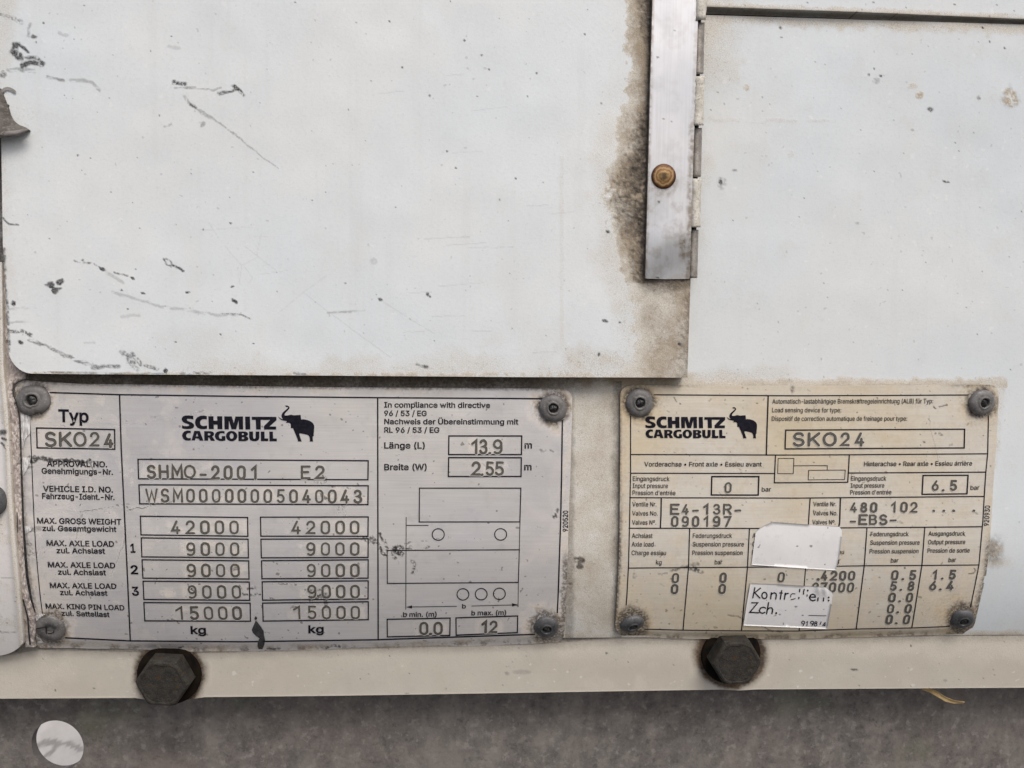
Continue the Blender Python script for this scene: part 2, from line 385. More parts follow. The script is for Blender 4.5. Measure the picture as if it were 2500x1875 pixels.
# ------------------------------------------------------------------ front wall of the trailer
def carry_on(X, Y, left=0, right=0, up=0):
    """Lets a panel run on past the measured part, along the same wall lines."""
    for c, dx in ((0, -left), (-1, right)):
        Y[:, c] += (1162 - Y[:, c]) / 30000 * dx; X[:, c] += dx
    X[0] += (X[0] - 922) * 3.5e-5 * up; Y[0] -= up
def top_y(x): return 40.5 + (np.asarray(x) - 1722) * 25.7 / 778
X, Y = grid_px((lambda t: (-40 + np.asarray(t) * 2600, top_y(-40 + np.asarray(t) * 2600)), edge_x([(-40, 1560), (1400, 1557), (2560, 1549)]),
                edge_y([(-40, -17), (-40, 1560)]), edge_y([(2560, 62), (2560, 1549)])), 3.0)
st = StainShade(X, Y); n1 = fbm(X, Y, 60, 3); n2 = fbm(X, Y, 18, 8); n3 = fbm(X, Y, 150, 5)
dtop = Y - top_y(X)
st.add(0, .34 * ss(34, 4, dtop + (n2 - .5) * 26))                                   # grime hanging under the groove
st.add(0, .30 * ss(190, 20, X - 1700 + (n1 - .5) * 120) * ss(320, 60, dtop) * (X > 1600))
st.add(0, .20 * ss(70, 0, X - 1700 + (n1 - .5) * 90) * (X > 1600) * ss(1000, 500, Y))
st.add(0, .34 * ss(870, 935, Y + (n1 - .5) * 60) * ss(2100, 1750, X))                # towards the plates
st.add(0, .55 * ss(26, 4, 941 - Y + (n2 - .5) * 20) * (X > 1400) * (X < 2460) * (Y < 945))
st.add(0, .9 * ss(902, 914, Y) * ss(1760, 1600, X + (n2 - .5) * 60) * ss(975, 925, Y))   # gap under the door: grime plus the door's painted shadow
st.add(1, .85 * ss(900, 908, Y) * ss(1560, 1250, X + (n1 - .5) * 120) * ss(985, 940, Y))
st.add(0, .42 * (X > 1380) * (X < 1530) * ss(905, 950, Y) * (.55 + n1))
st.add(0, .5 * ss(60, 8, 1514 - X + (n2 - .5) * 40) * (X < 1518) * (X > 1400) * (Y > 930))
st.add(1, .55 * ss(26, 2, 1512 - X + (n2 - .5) * 18) * (X < 1518) * (X > 1400) * (Y > 930))
st.add(1, .45 * ss(14, 2, X - 1394 + (n2 - .5) * 12) * (X > 1380) * (X < 1440) * (Y > 950))
st.add(0, .30 * ss(1240, 1385, Y + (n1 - .5) * 30) * ss(1400, 1340, Y + n2 * 20) * (X > 1380) * (X < 1520))
st.blob(F(2160, 600), 16, 9, .9, 1, 0, 4, .35); st.blob(F(2175, 660), 8, 7, .9, 1, 0, 7, .3); st.blob(F(2075, 840), 5, 4, .8, 1, 0, 9, .2)
st.blob(J(1995, 520), 22, 34, .5, 1, .2, 12, .4, 1.2); st.blob(J(2010, 480), 20, 20, .6, 0, 0, 13, .2, 1.2)
st.add(0, .3 * ss(26, 2, np.abs(Y - 1372 + (n2 - .5) * 10)) * (X > 2400) * ss(2520, 2420, X))
st.add(0, .12 * ss(.5, .8, n1)); st.add(0, .35 * ss(30, 5, np.abs(X - 2440 + (Y - 950) * .11)) * (Y > 935) * (Y < 1150) * (n2 + .1))
st.add(0, .55 * ss(1528, 1556, Y + (n2 - .5) * 14))
for c, rx, ry, a, ch, rg in ((T3(2120, 660), 19, 23, .6, 0, .42), (T3(1508, 640), 9, 10, .7, 0, .42), (T3(1580, 738), 7, 6, .85, 3, .4), (T3(1215, 545), 9, 8, .4, 3, .4),
                         (T3(1243, 513), 3.5, 3, .9, 3, .1), (T3(1904, 660), 4, 6, .5, 3, .3), (T3(170, 1238), 13, 14, .35, 3, .45), (T3(163, 1228), 5, 7, .9, 3, .2), (T3(340, 590), 7, 7, .5, 0, .35),
                         (T3(240, 510), 17, 20, .22, 0, .3), (T3(1460, 580), 14, 8, .3, 0, .3), (T3(568, 187), 4, 3, .9, 3, .1), (T3(577, 252), 3, 2.5, .9, 3, .1), (T3(1932, 187), 3, 3, .9, 3, .1),
                         (T3(1980, 280), 3, 3, .9, 3, .1), (T3(2080, 325), 3, 2.5, .9, 3, .1), (T3(1165, 505), 3, 4, .8, 3, .1), (T3(1200, 463), 2.5, 2.5, .9, 3, .1), (T3(640, 1050), 8, 12, .2, 0, .35),
                         (T3(260, 1150), 6, 3, .5, 3, .3), (T3(1085, 1505), 5, 3, .4, 3, .3), (T3(1460, 878), 4, 2.5, .5, 3, .2)):
    st.blob(c, rx, ry, a, ch, 0, int(c[0]) % 97, rg, .5, 5)
st.blob(T3(2120, 660), 22, 26, .28, 3, 0, 5, .45, .5, 5, True)
st.stroke(pts(T3, (1668, 1220), (1684, 1229), (1700, 1228)), 2.6, .98, 3, .1, 3)
st.stroke(pts(T3, (90, 800), (400, 815), (900, 812)), 9, .2, 0, .45, 6, .3, 7, 5)
rnd = random.Random(5)
for _ in range(80):
    st.blob((rnd.uniform(1715, 2500), rnd.uniform(70, 930)), rnd.uniform(.9, 2.0), rnd.uniform(.9, 1.7), rnd.uniform(.3, .9), 3, rnd.random() * 3, rnd.randrange(99), .1, .6)
st.add(1, .97 * (X < 16) * ss(240, 300, Y) * (Y < 930))  # shade of the gap left of the door, painted on the wall
rel = (fbm(X, Y, 480, 40) - .5) * .0020 * ss(900, 700, Y); carry_on(X, Y, 1500, 2200)
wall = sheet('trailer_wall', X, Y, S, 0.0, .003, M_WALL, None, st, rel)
tag(wall, 'broad white painted wall panel with grey specks carrying both metal plates', 'wall panel', kind='thing')

# dark rubber strip that fills the groove above it
gk = Flat()
gk.ribbon([(1400, 22), (4700, 128)], 44, cap=False)
gk.build('gasket', FLAT(.0075), 0, mottled('groove rubber', (.035, .03, .02), (.075, .066, .05), 300, .8, 0, .0002, .4), wall)

# strip of the panel above the groove
X, Y = grid_px((edge_x([(1660, -260), (2560, -240)]), edge_x([(1660, 14), (1723, 16), (2112, 29.5), (2560, 49)]), edge_y([(1660, -260), (1660, 14)]), edge_y([(2560, -240), (2560, 49)])), 3.0)
st = StainShade(X, Y); e = (16 + (X - 1723) * .0395) - Y; n2 = fbm(X, Y, 18, 8)
st.add(0, .45 * ss(20, 0, e + (n2 - .5) * 14)); st.add(0, .3 * ss(1900, 1720, X + (n2 - .5) * 80)); st.add(1, .55 * ss(5, 0, e))
for _ in range(12): st.blob((rnd.uniform(1730, 2500), rnd.uniform(0, 40)), 2, 1.8, .8, 3, 0, rnd.randrange(99), .1)
carry_on(X, Y, 0, 2200, 1500)
up = sheet('upper_panel', X, Y, S, .002, .006, M_WALL, None, st)
tag(up, 'narrow white panel strip along the top edge above the dark groove', 'wall panel', kind='thing')

# ------------------------------------------------------------------ big scuffed door panel
DD = .0058
X, Y = grid_px((edge_x([(-8, -260), (1700, -232)]), edge_x([(24, 911.5), (145, 913), (800, 917), (1250, 920.5), (1678, 922)]),
                edge_y([(-8, -260), (3, 347), (7, 598), (13, 700), (18, 807), (24, 911.5)]), edge_y([(1712, -232), (1686, 681), (1678, 922)])), 2.5, (0, 0, 0, 58))
st = StainShade(X, Y); n1 = fbm(X, Y, 70, 3); n2 = fbm(X, Y, 22, 8); n3 = fbm(X, Y, 9, 15); n4 = fbm(X, Y, 240, 31)
bx = curve([-300, 0, 108, 180, 270, 307, 361, 415, 488, 540, 590, 681, 753, 816, 925], [1540, 1530, 1527, 1538, 1523, 1509, 1505, 1485, 1483, 1494, 1505, 1523, 1541, 1546, 1530])(Y)
q = X - bx + (n2 - .5) * 44 + (n3 - .5) * 16
st.add(0, ss(-6, 8, q) * (.55 + .5 * ss(5, 60, q)) * np.where(Y > 690, .6, 1.0))
st.add(0, .22 * ss(-110, -10, X - bx + (n1 - .5) * 110) * ss(-60, 400, Y))
st.add(0, .08 * ss(1180, 1400, X + (n1 - .5) * 160))
hl = curve([-300, 0, 350, 679, 700], [1597, 1593, 1584, 1575, 1574])(Y)               # left edge of the hinge strip
amp = curve([-300, 0, 70, 110, 250, 275, 300, 365, 400, 480, 520, 600, 680, 720], [40, 38, 30, 12, 12, 30, 42, 52, 75, 95, 80, 48, 30, 5])(Y)
sq = (hl - X) / np.maximum(amp, 4)
m1 = fbm(X, Y, 46, 55); m2 = fbm(X, Y, 15, 57, 5)
st.add(0, .85 * ss(1.35, .9, sq + (m2 - .5) * .9) * ss(.28, .46, m2) * ss(720, 670, Y))
m3 = fbm(X, Y, 7, 58, 3, .8); st.add(1, ss(.95, .25, sq + (m2 - .5) * .8) * ss(.33, .52, m1 * .3 + m2 * .4 + m3 * .3) * ss(706, 680, Y) * .9)
st.add(1, .5 * ss(1.2, .8, sq + (m2 - .5)) * ss(.5, .62, m2 * .5 + m3 * .5) * ss(706, 680, Y))
st.add(0, (.42 + .5 * m1) * ss(684, 698, Y) * ss(1520, 1590, X + (n1 - .5) * 80)); st.add(0, .85 * ss(770, 690, Y + (m1 - .5) * 60) * (Y > 676) * ss(1560, 1600, X)); st.add(0, .9 * ss(1655, 1684, X + (n2 - .5) * 18) * ss(690, 720, Y))  # brown below the hinge also paints in the shade under it
st.add(1, .9 * ss(12, 2, hl - X + (n2 - .5) * 6) * ss(700, 670, Y))  # soot along the hinge with its cast shadow painted in
st.add(1, .62 * ss(46, 4, np.hypot(np.maximum(0, 1590 - X), np.maximum(0, Y - 682)) + (n2 - .5) * 24) * (Y > 670) * (X > 1560))  # painted shade below the lower end of the hinge
st.add(0, .55 * ss(690, 705, Y) * ss(1560, 1600, X + (n1 - .5) * 60) * (.6 + .6 * n1))
st.add(1, .42 * ss(1640, 1682, X + (n2 - .5) * 30) * ss(690, 720, Y) * ss(.4, .6, n3))
st.add(0, .50 * ss(800, 915, Y + (n1 - .5) * 90) * ss(1150, 1600, X + (n1 - .5) * 260))
st.add(0, .22 * ss(830, 905, Y + (n1 - .5) * 80) * ss(300, 500, X)); st.add(0, .5 * ss(904, 916, Y + (n2 - .5) * 10) * ss(.35, .6, n2))
st.add(0, .13 * ss(150, 40, np.hypot((X - 470) * .55, Y - 860) + (n1 - .5) * 60)); st.add(0, .16 * ss(50, 10, np.hypot((X - 470) * .8, Y - 880) + (n2 - .5) * 20))
st.add(0, .13 * ss(90, 20, np.hypot(X - 1200, (Y - 850) * 1.2) + (n1 - .5) * 90))
st.add(0, .16 * ss(150, 10, np.hypot((X - 40), (Y - 310) * .75) + (n1 - .5) * 80)); st.add(0, .2 * ss(70, 0, X + (n1 - .5) * 60))
st.add(0, .04 * ss(.48, .7, n4) ); st.add(0, .17 * ss(20, 8, np.abs(X - 625)) * (Y > 830) * ss(840, 870, Y + n2 * 10))
st.add(0, .16 * ss(9, 3, np.abs(X - 1372 + (n2 - .5) * 6)) * (Y > 380))
sk = lambda f, P, w, a=.85, r=.45, s=1, tp=0, g=5, sx=1.0, ch=3: st.stroke(pts(f, *P), w, a, ch, r, s, tp, g, sx)
# oily black scrapes upper left
sk(T1, ((110, 300), (90, 350), (130, 390)), 10, .98, .36, 2); sk(T1, ((120, 295), (160, 320), (190, 350)), 4, .95, .3, 3)
sk(T1, ((150, 440), (200, 420), (280, 430)), 8, .98, .36, 4); sk(T1, ((180, 390), (250, 385), (282, 420)), 5, .95, .38, 5); sk(T1, ((75, 350), (100, 310)), 4, .9, .4, 6)
sk(T1, ((205, 160), (188, 240)), 4, .4, .3, 7); sk(T1, ((225, 243), (236, 250)), 6, .95, .2, 8); st.blob(T1(293, 155), 2.5, 2.5, .9, 3, 0, 2, .1); st.blob(T1(243, 285), 2, 2, .9, 3, 0, 3, .1)
sk(T1, ((60, 475), (150, 470), (230, 480)), 6, .5, .48, 9, 0, 6, 3); sk(T1, ((320, 520), (430, 545)), 4, .6, .38, 10, 0, 5, 3); sk(T1, ((480, 540), (560, 540), (620, 560), (670, 610)), 5, .4, .42, 11, 0, 6, 3)
sk(T1, ((0, 100), (60, 108), (150, 150)), 6, .55, .5, 12); sk(T1, ((400, 225), (450, 240)), 5, .28, .35, 13); sk(T1, ((1140, 315), (1210, 325)), 5, .2, .3, 14); st.blob(T1(20, 500), 8, 9, .7, 3, 0, 4, .4)
# pair of smears and the long oblique scratch
sk(T1, ((1172, 555), (1210, 565), (1245, 568)), 6.5, .95, .38, 15, 0, 4); sk(T1, ((1240, 592), (1370, 600), (1440, 610), (1490, 592)), 2.6, .55, .4, 16, 0, 5, 3)
sk(T1, ((1480, 630), (1560, 615), (1600, 605)), 5, .8, .42, 17, 0, 4); sk(T1, ((1580, 580), (1605, 600), (1640, 635)), 6, .95, .36, 18, 0, 4); sk(T1, ((1180, 592), (1320, 588)), 2.2, .35, .4, 19, 0, 5, 3)
sk(T1, ((1245, 655), (1290, 710), (1350, 745), (1480, 830), (1600, 920), (1750, 1045), (1880, 1135)), 4.6, .42, .36, 20, .72, 5); sk(T1, ((1285, 705), (1320, 725)), 4, .8, .3, 21)
sk(T1, ((1350, 750), (1430, 800)), 5, .4, .4, 22, 0, 4); sk(T1, ((1110, 858), (1155, 840)), 3.5, .35, .4, 23); st.blob(T1(1368, 840), 5, 8, .5, 3, .5, 8, .4)
sk(T1, ((20, 1470), (60, 1512), (125, 1518)), 2.6, .8, .35, 24)
# chips lower left
for p, rx, ry, an, sd in (((345, 540), 9, 8, 0, 31), ((405, 522), 11, 7, -.4, 32), ((372, 582), 9, 8, -.3, 33), ((92, 665), 6, 6, 0, 34), ((690, 434), 6, 4.5, .4, 35), ((558, 375), 3.5, 2.6, 0, 36), ((895, 497), 7, 3.2, .6, 37),
                          ((1583, 650), 9, 4.5, .7, 38), ((822, 577), 2.8, 2.2, 0, 39), ((862, 703), 2.4, 2.2, 0, 40), ((1570, 552), 4, 2, -.4, 41), ((140, 930), 8, 5, .6, 42), ((1118, 1120), 5, 6, 0, 43), ((968, 598), 6, 2.2, .1, 44),
                          ((1265, 590), 6, 3, 0, 45), ((1555, 123), 2.5, 2.5, 0, 46), ((915, 437), 2, 2, 0, 47), ((1490, 876), 2.2, 2, 0, 48), ((1185, 926), 2.6, 1.5, 0, 49), ((1710, 937), 2.4, 1.4, 0, 50), ((1232, 447), 4, 2.4, .4, 51)):
    st.blob(K(*p), rx, ry, .97, 3, an, sd, .16, .4, 4)
st.blob(K(1137, 390), 13, 7, .92, 3, .65, 61, .28, .5, 4, True); sk(K, ((1165, 408), (1210, 425), (1240, 447)), 3.4, .95, .35, 62, 0, 4); sk(K, ((305, 540), (330, 540)), 2.2, .9, .2, 63); sk(K, ((395, 570), (410, 565)), 3, .8, .3, 64)
sk(K, ((500, 378), (640, 400), (720, 455)), 2.6, .8, .52, 65, 0, 4); sk(K, ((770, 455), (860, 480)), 2.6, .8, .52, 66, 0, 4); sk(K, ((720, 455), (830, 525)), 5, .28, .42, 67)
sk(K, ((760, 590), (920, 635), (1080, 685), (1300, 718), (1450, 742), (1620, 738)), 4.2, .3, .40, 68, 0, 6, 2); sk(K, ((1500, 735), (1630, 740), (1700, 775)), 2.2, .7, .45, 69)
sk(K, ((820, 752), (940, 748)), 4, .22, .3, 70); sk(K, ((50, 700), (240, 700)), 3, .4, .46, 71, 0, 5, 4); sk(K, ((40, 795), (230, 790)), 2.4, .35, .46, 72, 0, 5, 4)
sk(K, ((40, 860), (150, 855), (210, 880)), 5, .8, .47, 73, 0, 4); sk(K, ((200, 912), (300, 950), (420, 1010), (540, 1055), (660, 1095), (790, 1092)), 5.5, .68, .52, 74, 0, 4.5, 2.4)
sk(K, ((330, 965), (470, 1030)), 4, .5, .50, 75, 0, 4, 2); sk(K, ((620, 1105), (810, 1088)), 5, .6, .5, 76, 0, 4, 3); sk(K, ((820, 990), (870, 1030), (900, 1075)), 7, .72, .46, 77, 0, 4.5); sk(K, ((890, 1010), (960, 1080), (1060, 1110)), 6, .75, .5, 78, 0, 4)
sk(K, ((860, 1060), (930, 1110)), 5, .5, .5, 79, 0, 4); sk(K, ((1230, 1138), (1420, 1135)), 5, .6, .47, 80, 0, 4, 3); sk(K, ((300, 1130), (1100, 1142)), 3, .6, .48, 81, 0, 5, 3); sk(K, ((1985, 1138), (2060, 1140)), 4, .6, .4, 82)
sk(K, ((640, 930), (570, 932)), 3, .2, .3, 83); sk(K, ((25, 300), (35, 560), (48, 700), (60, 980)), 5, .8, .42, 84, 0, 6)
for P in (((1410, 120), (1480, 230)), ((1520, 280), (1630, 410), (1730, 360)), ((1640, 270), (1860, 440)), ((1760, 200), (1735, 340)), ((1630, 415), (1615, 545)), ((1650, 420), (1705, 490), (1670, 555)), ((1880, 730), (2050, 590), (2200, 480)), ((2060, 600), (2210, 720)), ((1680, 210), (1810, 212)), ((1760, 470), (1950, 440)), ((1380, 170), (1700, 150))):
    sk(K, P, 1.3, .13, .38, 90 + P[0][0] % 9)
for P in (((0, 580), (180, 570)), ((300, 525), (580, 700)), ((20, 590), (340, 825)), ((600, 440), (840, 420)), ((520, 185), (770, 170)), ((640, 218), (860, 205)), ((760, 230), (1000, 230)), ((430, 478), (560, 470)), ((410, 688), (520, 685)), ((560, 602), (740, 600)), ((780, 683), (880, 683)), ((1110, 798), (1230, 795)), ((1500, 120), (1535, 160))):
    sk(L, P, 1.4, .15, .36, 30 + P[0][0] % 13, 0, 6, 2)
for P in (((800, 510), (920, 500)), ((340, 632), (510, 615)), ((970, 750), (1210, 720)), ((1500, 1445), (1660, 1430)), ((650, 1612), (960, 1600)), ((800, 1655), (1070, 1640)), ((840, 1030), (1040, 1020)), ((1340, 1390), (1490, 1385))):
    sk(T2, P, 1.4, .13, .36, 10 + P[0][0] % 17, 0, 6, 2)
for p, rx, ry, sd in (((285, 512), 6, 4, 1), ((540, 482), 4.5, 4.5, 2), ((552, 496), 2.5, 2.5, 3), ((1497, 627), 7, 4, 4), ((1579, 636), 3, 2.5, 5), ((527, 872), 7, 4, 6), ((1465, 808), 3, 5, 7), ((95, 423), 2, 2, 8), ((1900, 753), 5, 4, 9), ((1515, 145), 5, 4, 10), ((250, 305), 9, 9, 0)):
    st.blob(L(*p), rx, ry, .9 if sd else .22, 3, .3, sd, .3 if rx > 5 else .12, .5, 4)
sk(L, ((0, 585), (200, 572)), 3, .4, .45, 11, 0, 5, 3); sk(L, ((480, 862), (545, 885)), 3, .6, .42, 12)
for x, y in ((505, 453), (688, 646), (1010, 652), (1349, 650), (1410, 492), (1089, 467), (923, 273), (1736, 231), (1454, 1234), (865, 1134), (1160, 1348), (457, 1399), (1038, 373), (418, 143), (295, 548), (1848, 698), (805, 1020), (140, 740), (1270, 1203), (1530, 770), (830, 8)):
    r_ = rnd.uniform(1.6, 3); st.blob(T2(x, y), r_, r_ * .9, .9, 3, 0, rnd.randrange(99), .08, .5)
for x, y in ((567, 37), (1993, 15), (2106, 887), (2108, 1354), (2200, 1297), (1970, 1540), (1372, 1550), (1558, 1505), (895, 1365), (748, 1297), (610, 1067), (525, 1047), (738, 662), (1017, 345), (435, 643), (1158, 245), (1075, 778), (1710, 1163), (1290, 1173), (2130, 138), (943, 1540)):
    r_ = rnd.uniform(1.3, 2.6); st.blob(T1(x, y), r_, r_ * .9, .85, 3, 0, rnd.randrange(99), .08, .5)
for _ in range(110):
    r_ = rnd.uniform(.8, 1.5); st.blob((rnd.uniform(20, 1480), rnd.uniform(10, 900)), r_, r_ * .9, rnd.uniform(.3, .9), 3, 0, rnd.randrange(99), .05, .6)
rel = (fbm(X, Y, 520, 77) - .5) * .0022 + .0010 * ss(1.1, .5, sq + (m2 - .5) * .6) * ss(705, 670, Y) * fbm(X, Y, 11, 63, 3, .8); carry_on(X, Y, 0, 0, 1500)
door = sheet('door_panel', X, Y, S, DD, .0058, M_DOOR, None, st, rel)
tag(door, 'large white scuffed door panel with black scrapes, brown grime at its hinge side', 'door panel', kind='thing')

# ------------------------------------------------------------------ strip hinge
hinge = empty('strip_hinge', S(1630, 340, DD))
tag(hinge, 'grey steel strip hinge fixed to the white door by one rusty rivet', 'hinge')
X, Y = grid_px((edge_x([(1600, -240), (1712, -236)]), edge_x([(1575.5, 680), (1630, 681.5), (1684, 680.5)]), edge_y([(1600, -240), (1593, 0), (1584, 350), (1575.5, 680)]),
                edge_y([(1711, -236), (1704, 50), (1694, 350), (1684, 680.5)])), 3.0, (0, 0, 3, 3))
st = StainShade(X, Y); n2 = fbm(X, Y, 16, 8); n1 = fbm(X, Y, 50, 2)
xl = curve([-300, 0, 350, 679], [1599, 1593, 1584, 1575.5])(Y); xr = curve([-300, 50, 350, 681], [1712, 1704, 1694, 1684])(Y)
st.add(0, .7 * ss(8, 1, X - xl + (n2 - .5) * 6)); st.add(0, .75 * ss(17, 6, xr - X + (n2 - .5) * 8) * ss(240, 330, Y)); st.add(0, .35 * ss(14, 4, xr - X + (n2 - .5) * 10))
st.add(0, .85 * ss(14, 4, np.abs(X - 1666 + (n2 - .5) * 5)) * ss(560, 590, Y) * ss(650, 620, Y)); st.add(0, .5 * ss(44, 30, np.hypot(X - 1620, (Y - 445)) + (n2 - .5) * 8)); st.add(0, .04 + .10 * ss(.5, .7, n1))
st.blob(R(515, 675), 3, 3, .8, 3, 0, 3, .1); st.blob(Q(500, 663), 2.4, 2.4, .9, 3, 0, 3, .1); st.blob(Q(698, 350), 2, 2, .7, 3, 0, 4, .1); st.blob(Q(568, 1375), 2, 2, .7, 3, 0, 5, .1); st.blob(Q(665, 1402), 2, 2, .7, 3, 0, 6, .1); st.blob(R(500, 1552), 4, 1.6, .9, 3, 0, 7, .1)
st.add(0, .3 * ss(.45, .62, fbm(X, Y, 22, 44)) * ss(380, 520, Y)); st.add(0, .55 * ss(6, 0, X - xl)); st.add(0, .3 * ss(20, 2, 680 - Y + (n2 - .5) * 14))
fold = .0009 * np.exp(-((Y - 600 + (X - 1630) * .9) / 55) ** 2) * ss(1690, 1600, X) - .0016 * ss(560, 690, Y)
carry_on(X, Y, 0, 0, 1500)
sheet('hinge_leaf', X, Y, S, DD + .0026, .0016, M_STEEL, hinge, st, fold)
def barrel(name, P0, P1, r, d, mat, bumpy=0.0, seed=1):
    """Round hinge barrel between two picture points, r in px."""
    V = []; nv, nu = 20, 14; a0, a1 = np.array(P0, float), np.array(P1, float)
    for j in range(nv + 1):
        c = a0 + (a1 - a0) * j / nv
        for i in range(nu):
            t = 2 * math.pi * i / nu; rr = r * (1 + bumpy * (random.Random(seed * 999 + j * 31 + i).random() - .5))
            V.append((c[0] + rr * math.cos(t), c[1], d + rr * MM * math.sin(t)))
    V = np.array(V); W = S(V[:, 0], V[:, 1], V[:, 2]); n = len(W)
    W = np.concatenate([W, W[:nu].mean(0)[None], W[-nu:].mean(0)[None]])
    q = [(j * nu + i, j * nu + (i + 1) % nu, (j + 1) * nu + (i + 1) % nu, (j + 1) * nu + i) for j in range(nv) for i in range(nu)]
    t = [(n, (i + 1) % nu, i) for i in range(nu)] + [(n + 1, nv * nu + i, nv * nu + (i + 1) % nu) for i in range(nu)]
    return link(name, raw_mesh(name, W, q, t), mat, hinge)
kb = [((1712, -230), (1709, 49), 15, 1), ((1709, 55), (1706, 181), 11.5, 0), ((1706.5, 186), (1703.5, 306), 14, 1), ((1703, 312), (1700, 432), 11.5, 0), ((1699.5, 436), (1696.5, 555), 13, 1), ((1695, 561), (1692, 679), 10.5, 0)]
for k, (a, b, r_, pnt) in enumerate(kb):
    barrel('hinge_knuckle', a, b, r_, .0052 + .0016 * pnt, M_KNUCKP if pnt else M_KNUCK, .16 if pnt else .02, k)
barrel('hinge_pin', (1740, -1500), (1691.5, 676), 6.5, .0046, M_CORE)
# rusty rivet
def lathe(prof, n=40):
    V = []; q = []
    for j, (r_, h) in enumerate(prof):
        V += [(r_ * math.cos(2 * math.pi * i / n), r_ * math.sin(2 * math.pi * i / n), h) for i in range(n)]
    for j in range(len(prof) - 1):
        q += [(j * n + i, j * n + (i + 1) % n, (j + 1) * n + (i + 1) % n, (j + 1) * n + i) for i in range(n)]
    t = [(len(V), (len(prof) - 1) * n + i, (len(prof) - 1) * n + (i + 1) % n) for i in range(n)]
    V.append((0, 0, prof[-1][1])); return np.array(V), q, t
def frame_at(px, py, d, tilt=(0, 0)):
    o = S(px, py, d); u = S(px + 1, py, d) - o; v = S(px, py - 1, d) - o
    u = unit(u); nrm = unit(np.cross(u, unit(v))); v = np.cross(nrm, u)
    Mx = Matrix(((u[0], v[0], nrm[0], o[0]), (u[1], v[1], nrm[1], o[1]), (u[2], v[2], nrm[2], o[2]), (0, 0, 0, 1)))
    return Mx @ Matrix.Rotation(tilt[0], 4, 'X') @ Matrix.Rotation(tilt[1], 4, 'Y')
def local(name, V, q, t, mat, Mx, parent, smooth=True):
    me = raw_mesh(name, V, q, t, smooth); o = bpy.data.objects.new(name, me); COL.objects.link(o); me.materials.append(mat)
    o.parent = parent; o.matrix_parent_inverse = Matrix.Translation(-parent.location) if parent is not None and parent.type == 'EMPTY' else Matrix.Identity(4)
    o.matrix_basis = Mx; return o
kr = NT('ringed rust'); gr = kr.n('ShaderNodeVectorMath', operation='LENGTH'); kr.put(gr.inputs[0], kr.co)
rad = kr.math('ADD', gr.outputs['Value'], kr.math('MULTIPLY', kr.math('SUBTRACT', kr.noise(420, 4), .5), .0022))
cr = kr.n('ShaderNodeValToRGB'); kr.put(cr.inputs[0], kr.math('DIVIDE', rad, .0046)); el = cr.color_ramp.elements
for p_, c_ in ((.0, (.06, .045, .035)), (.26, (.05, .035, .025)), (.38, (.10, .055, .022)), (.5, (.34, .22, .09)), (.6, (.16, .065, .02)), (.72, (.36, .25, .12)), (.84, (.13, .05, .015)), (.97, (.05, .02, .01))):
    x_ = el[0] if p_ == 0 else (el[len(el) - 1] if p_ == .97 else el.new(p_)); x_.position = p_; x_.color = c_ + (1,)
kr.bump(kr.noise(900, 4), .4, .0002); M_RUST = kr.done(cr.outputs[0], .55, .25, .4)
r0 = 29 * MM
V_, q_, t_ = lathe([(r0, 0), (r0, .0006), (r0 * .93, .0009), (r0 * .75, .0012), (r0 * .55, .0011), (r0 * .42, .0014), (r0 * .3, .0016), (r0 * .12, .0016)])
local('rivet', V_, q_, t_, M_RUST, frame_at(1619.6, 431, DD + .0024), hinge)

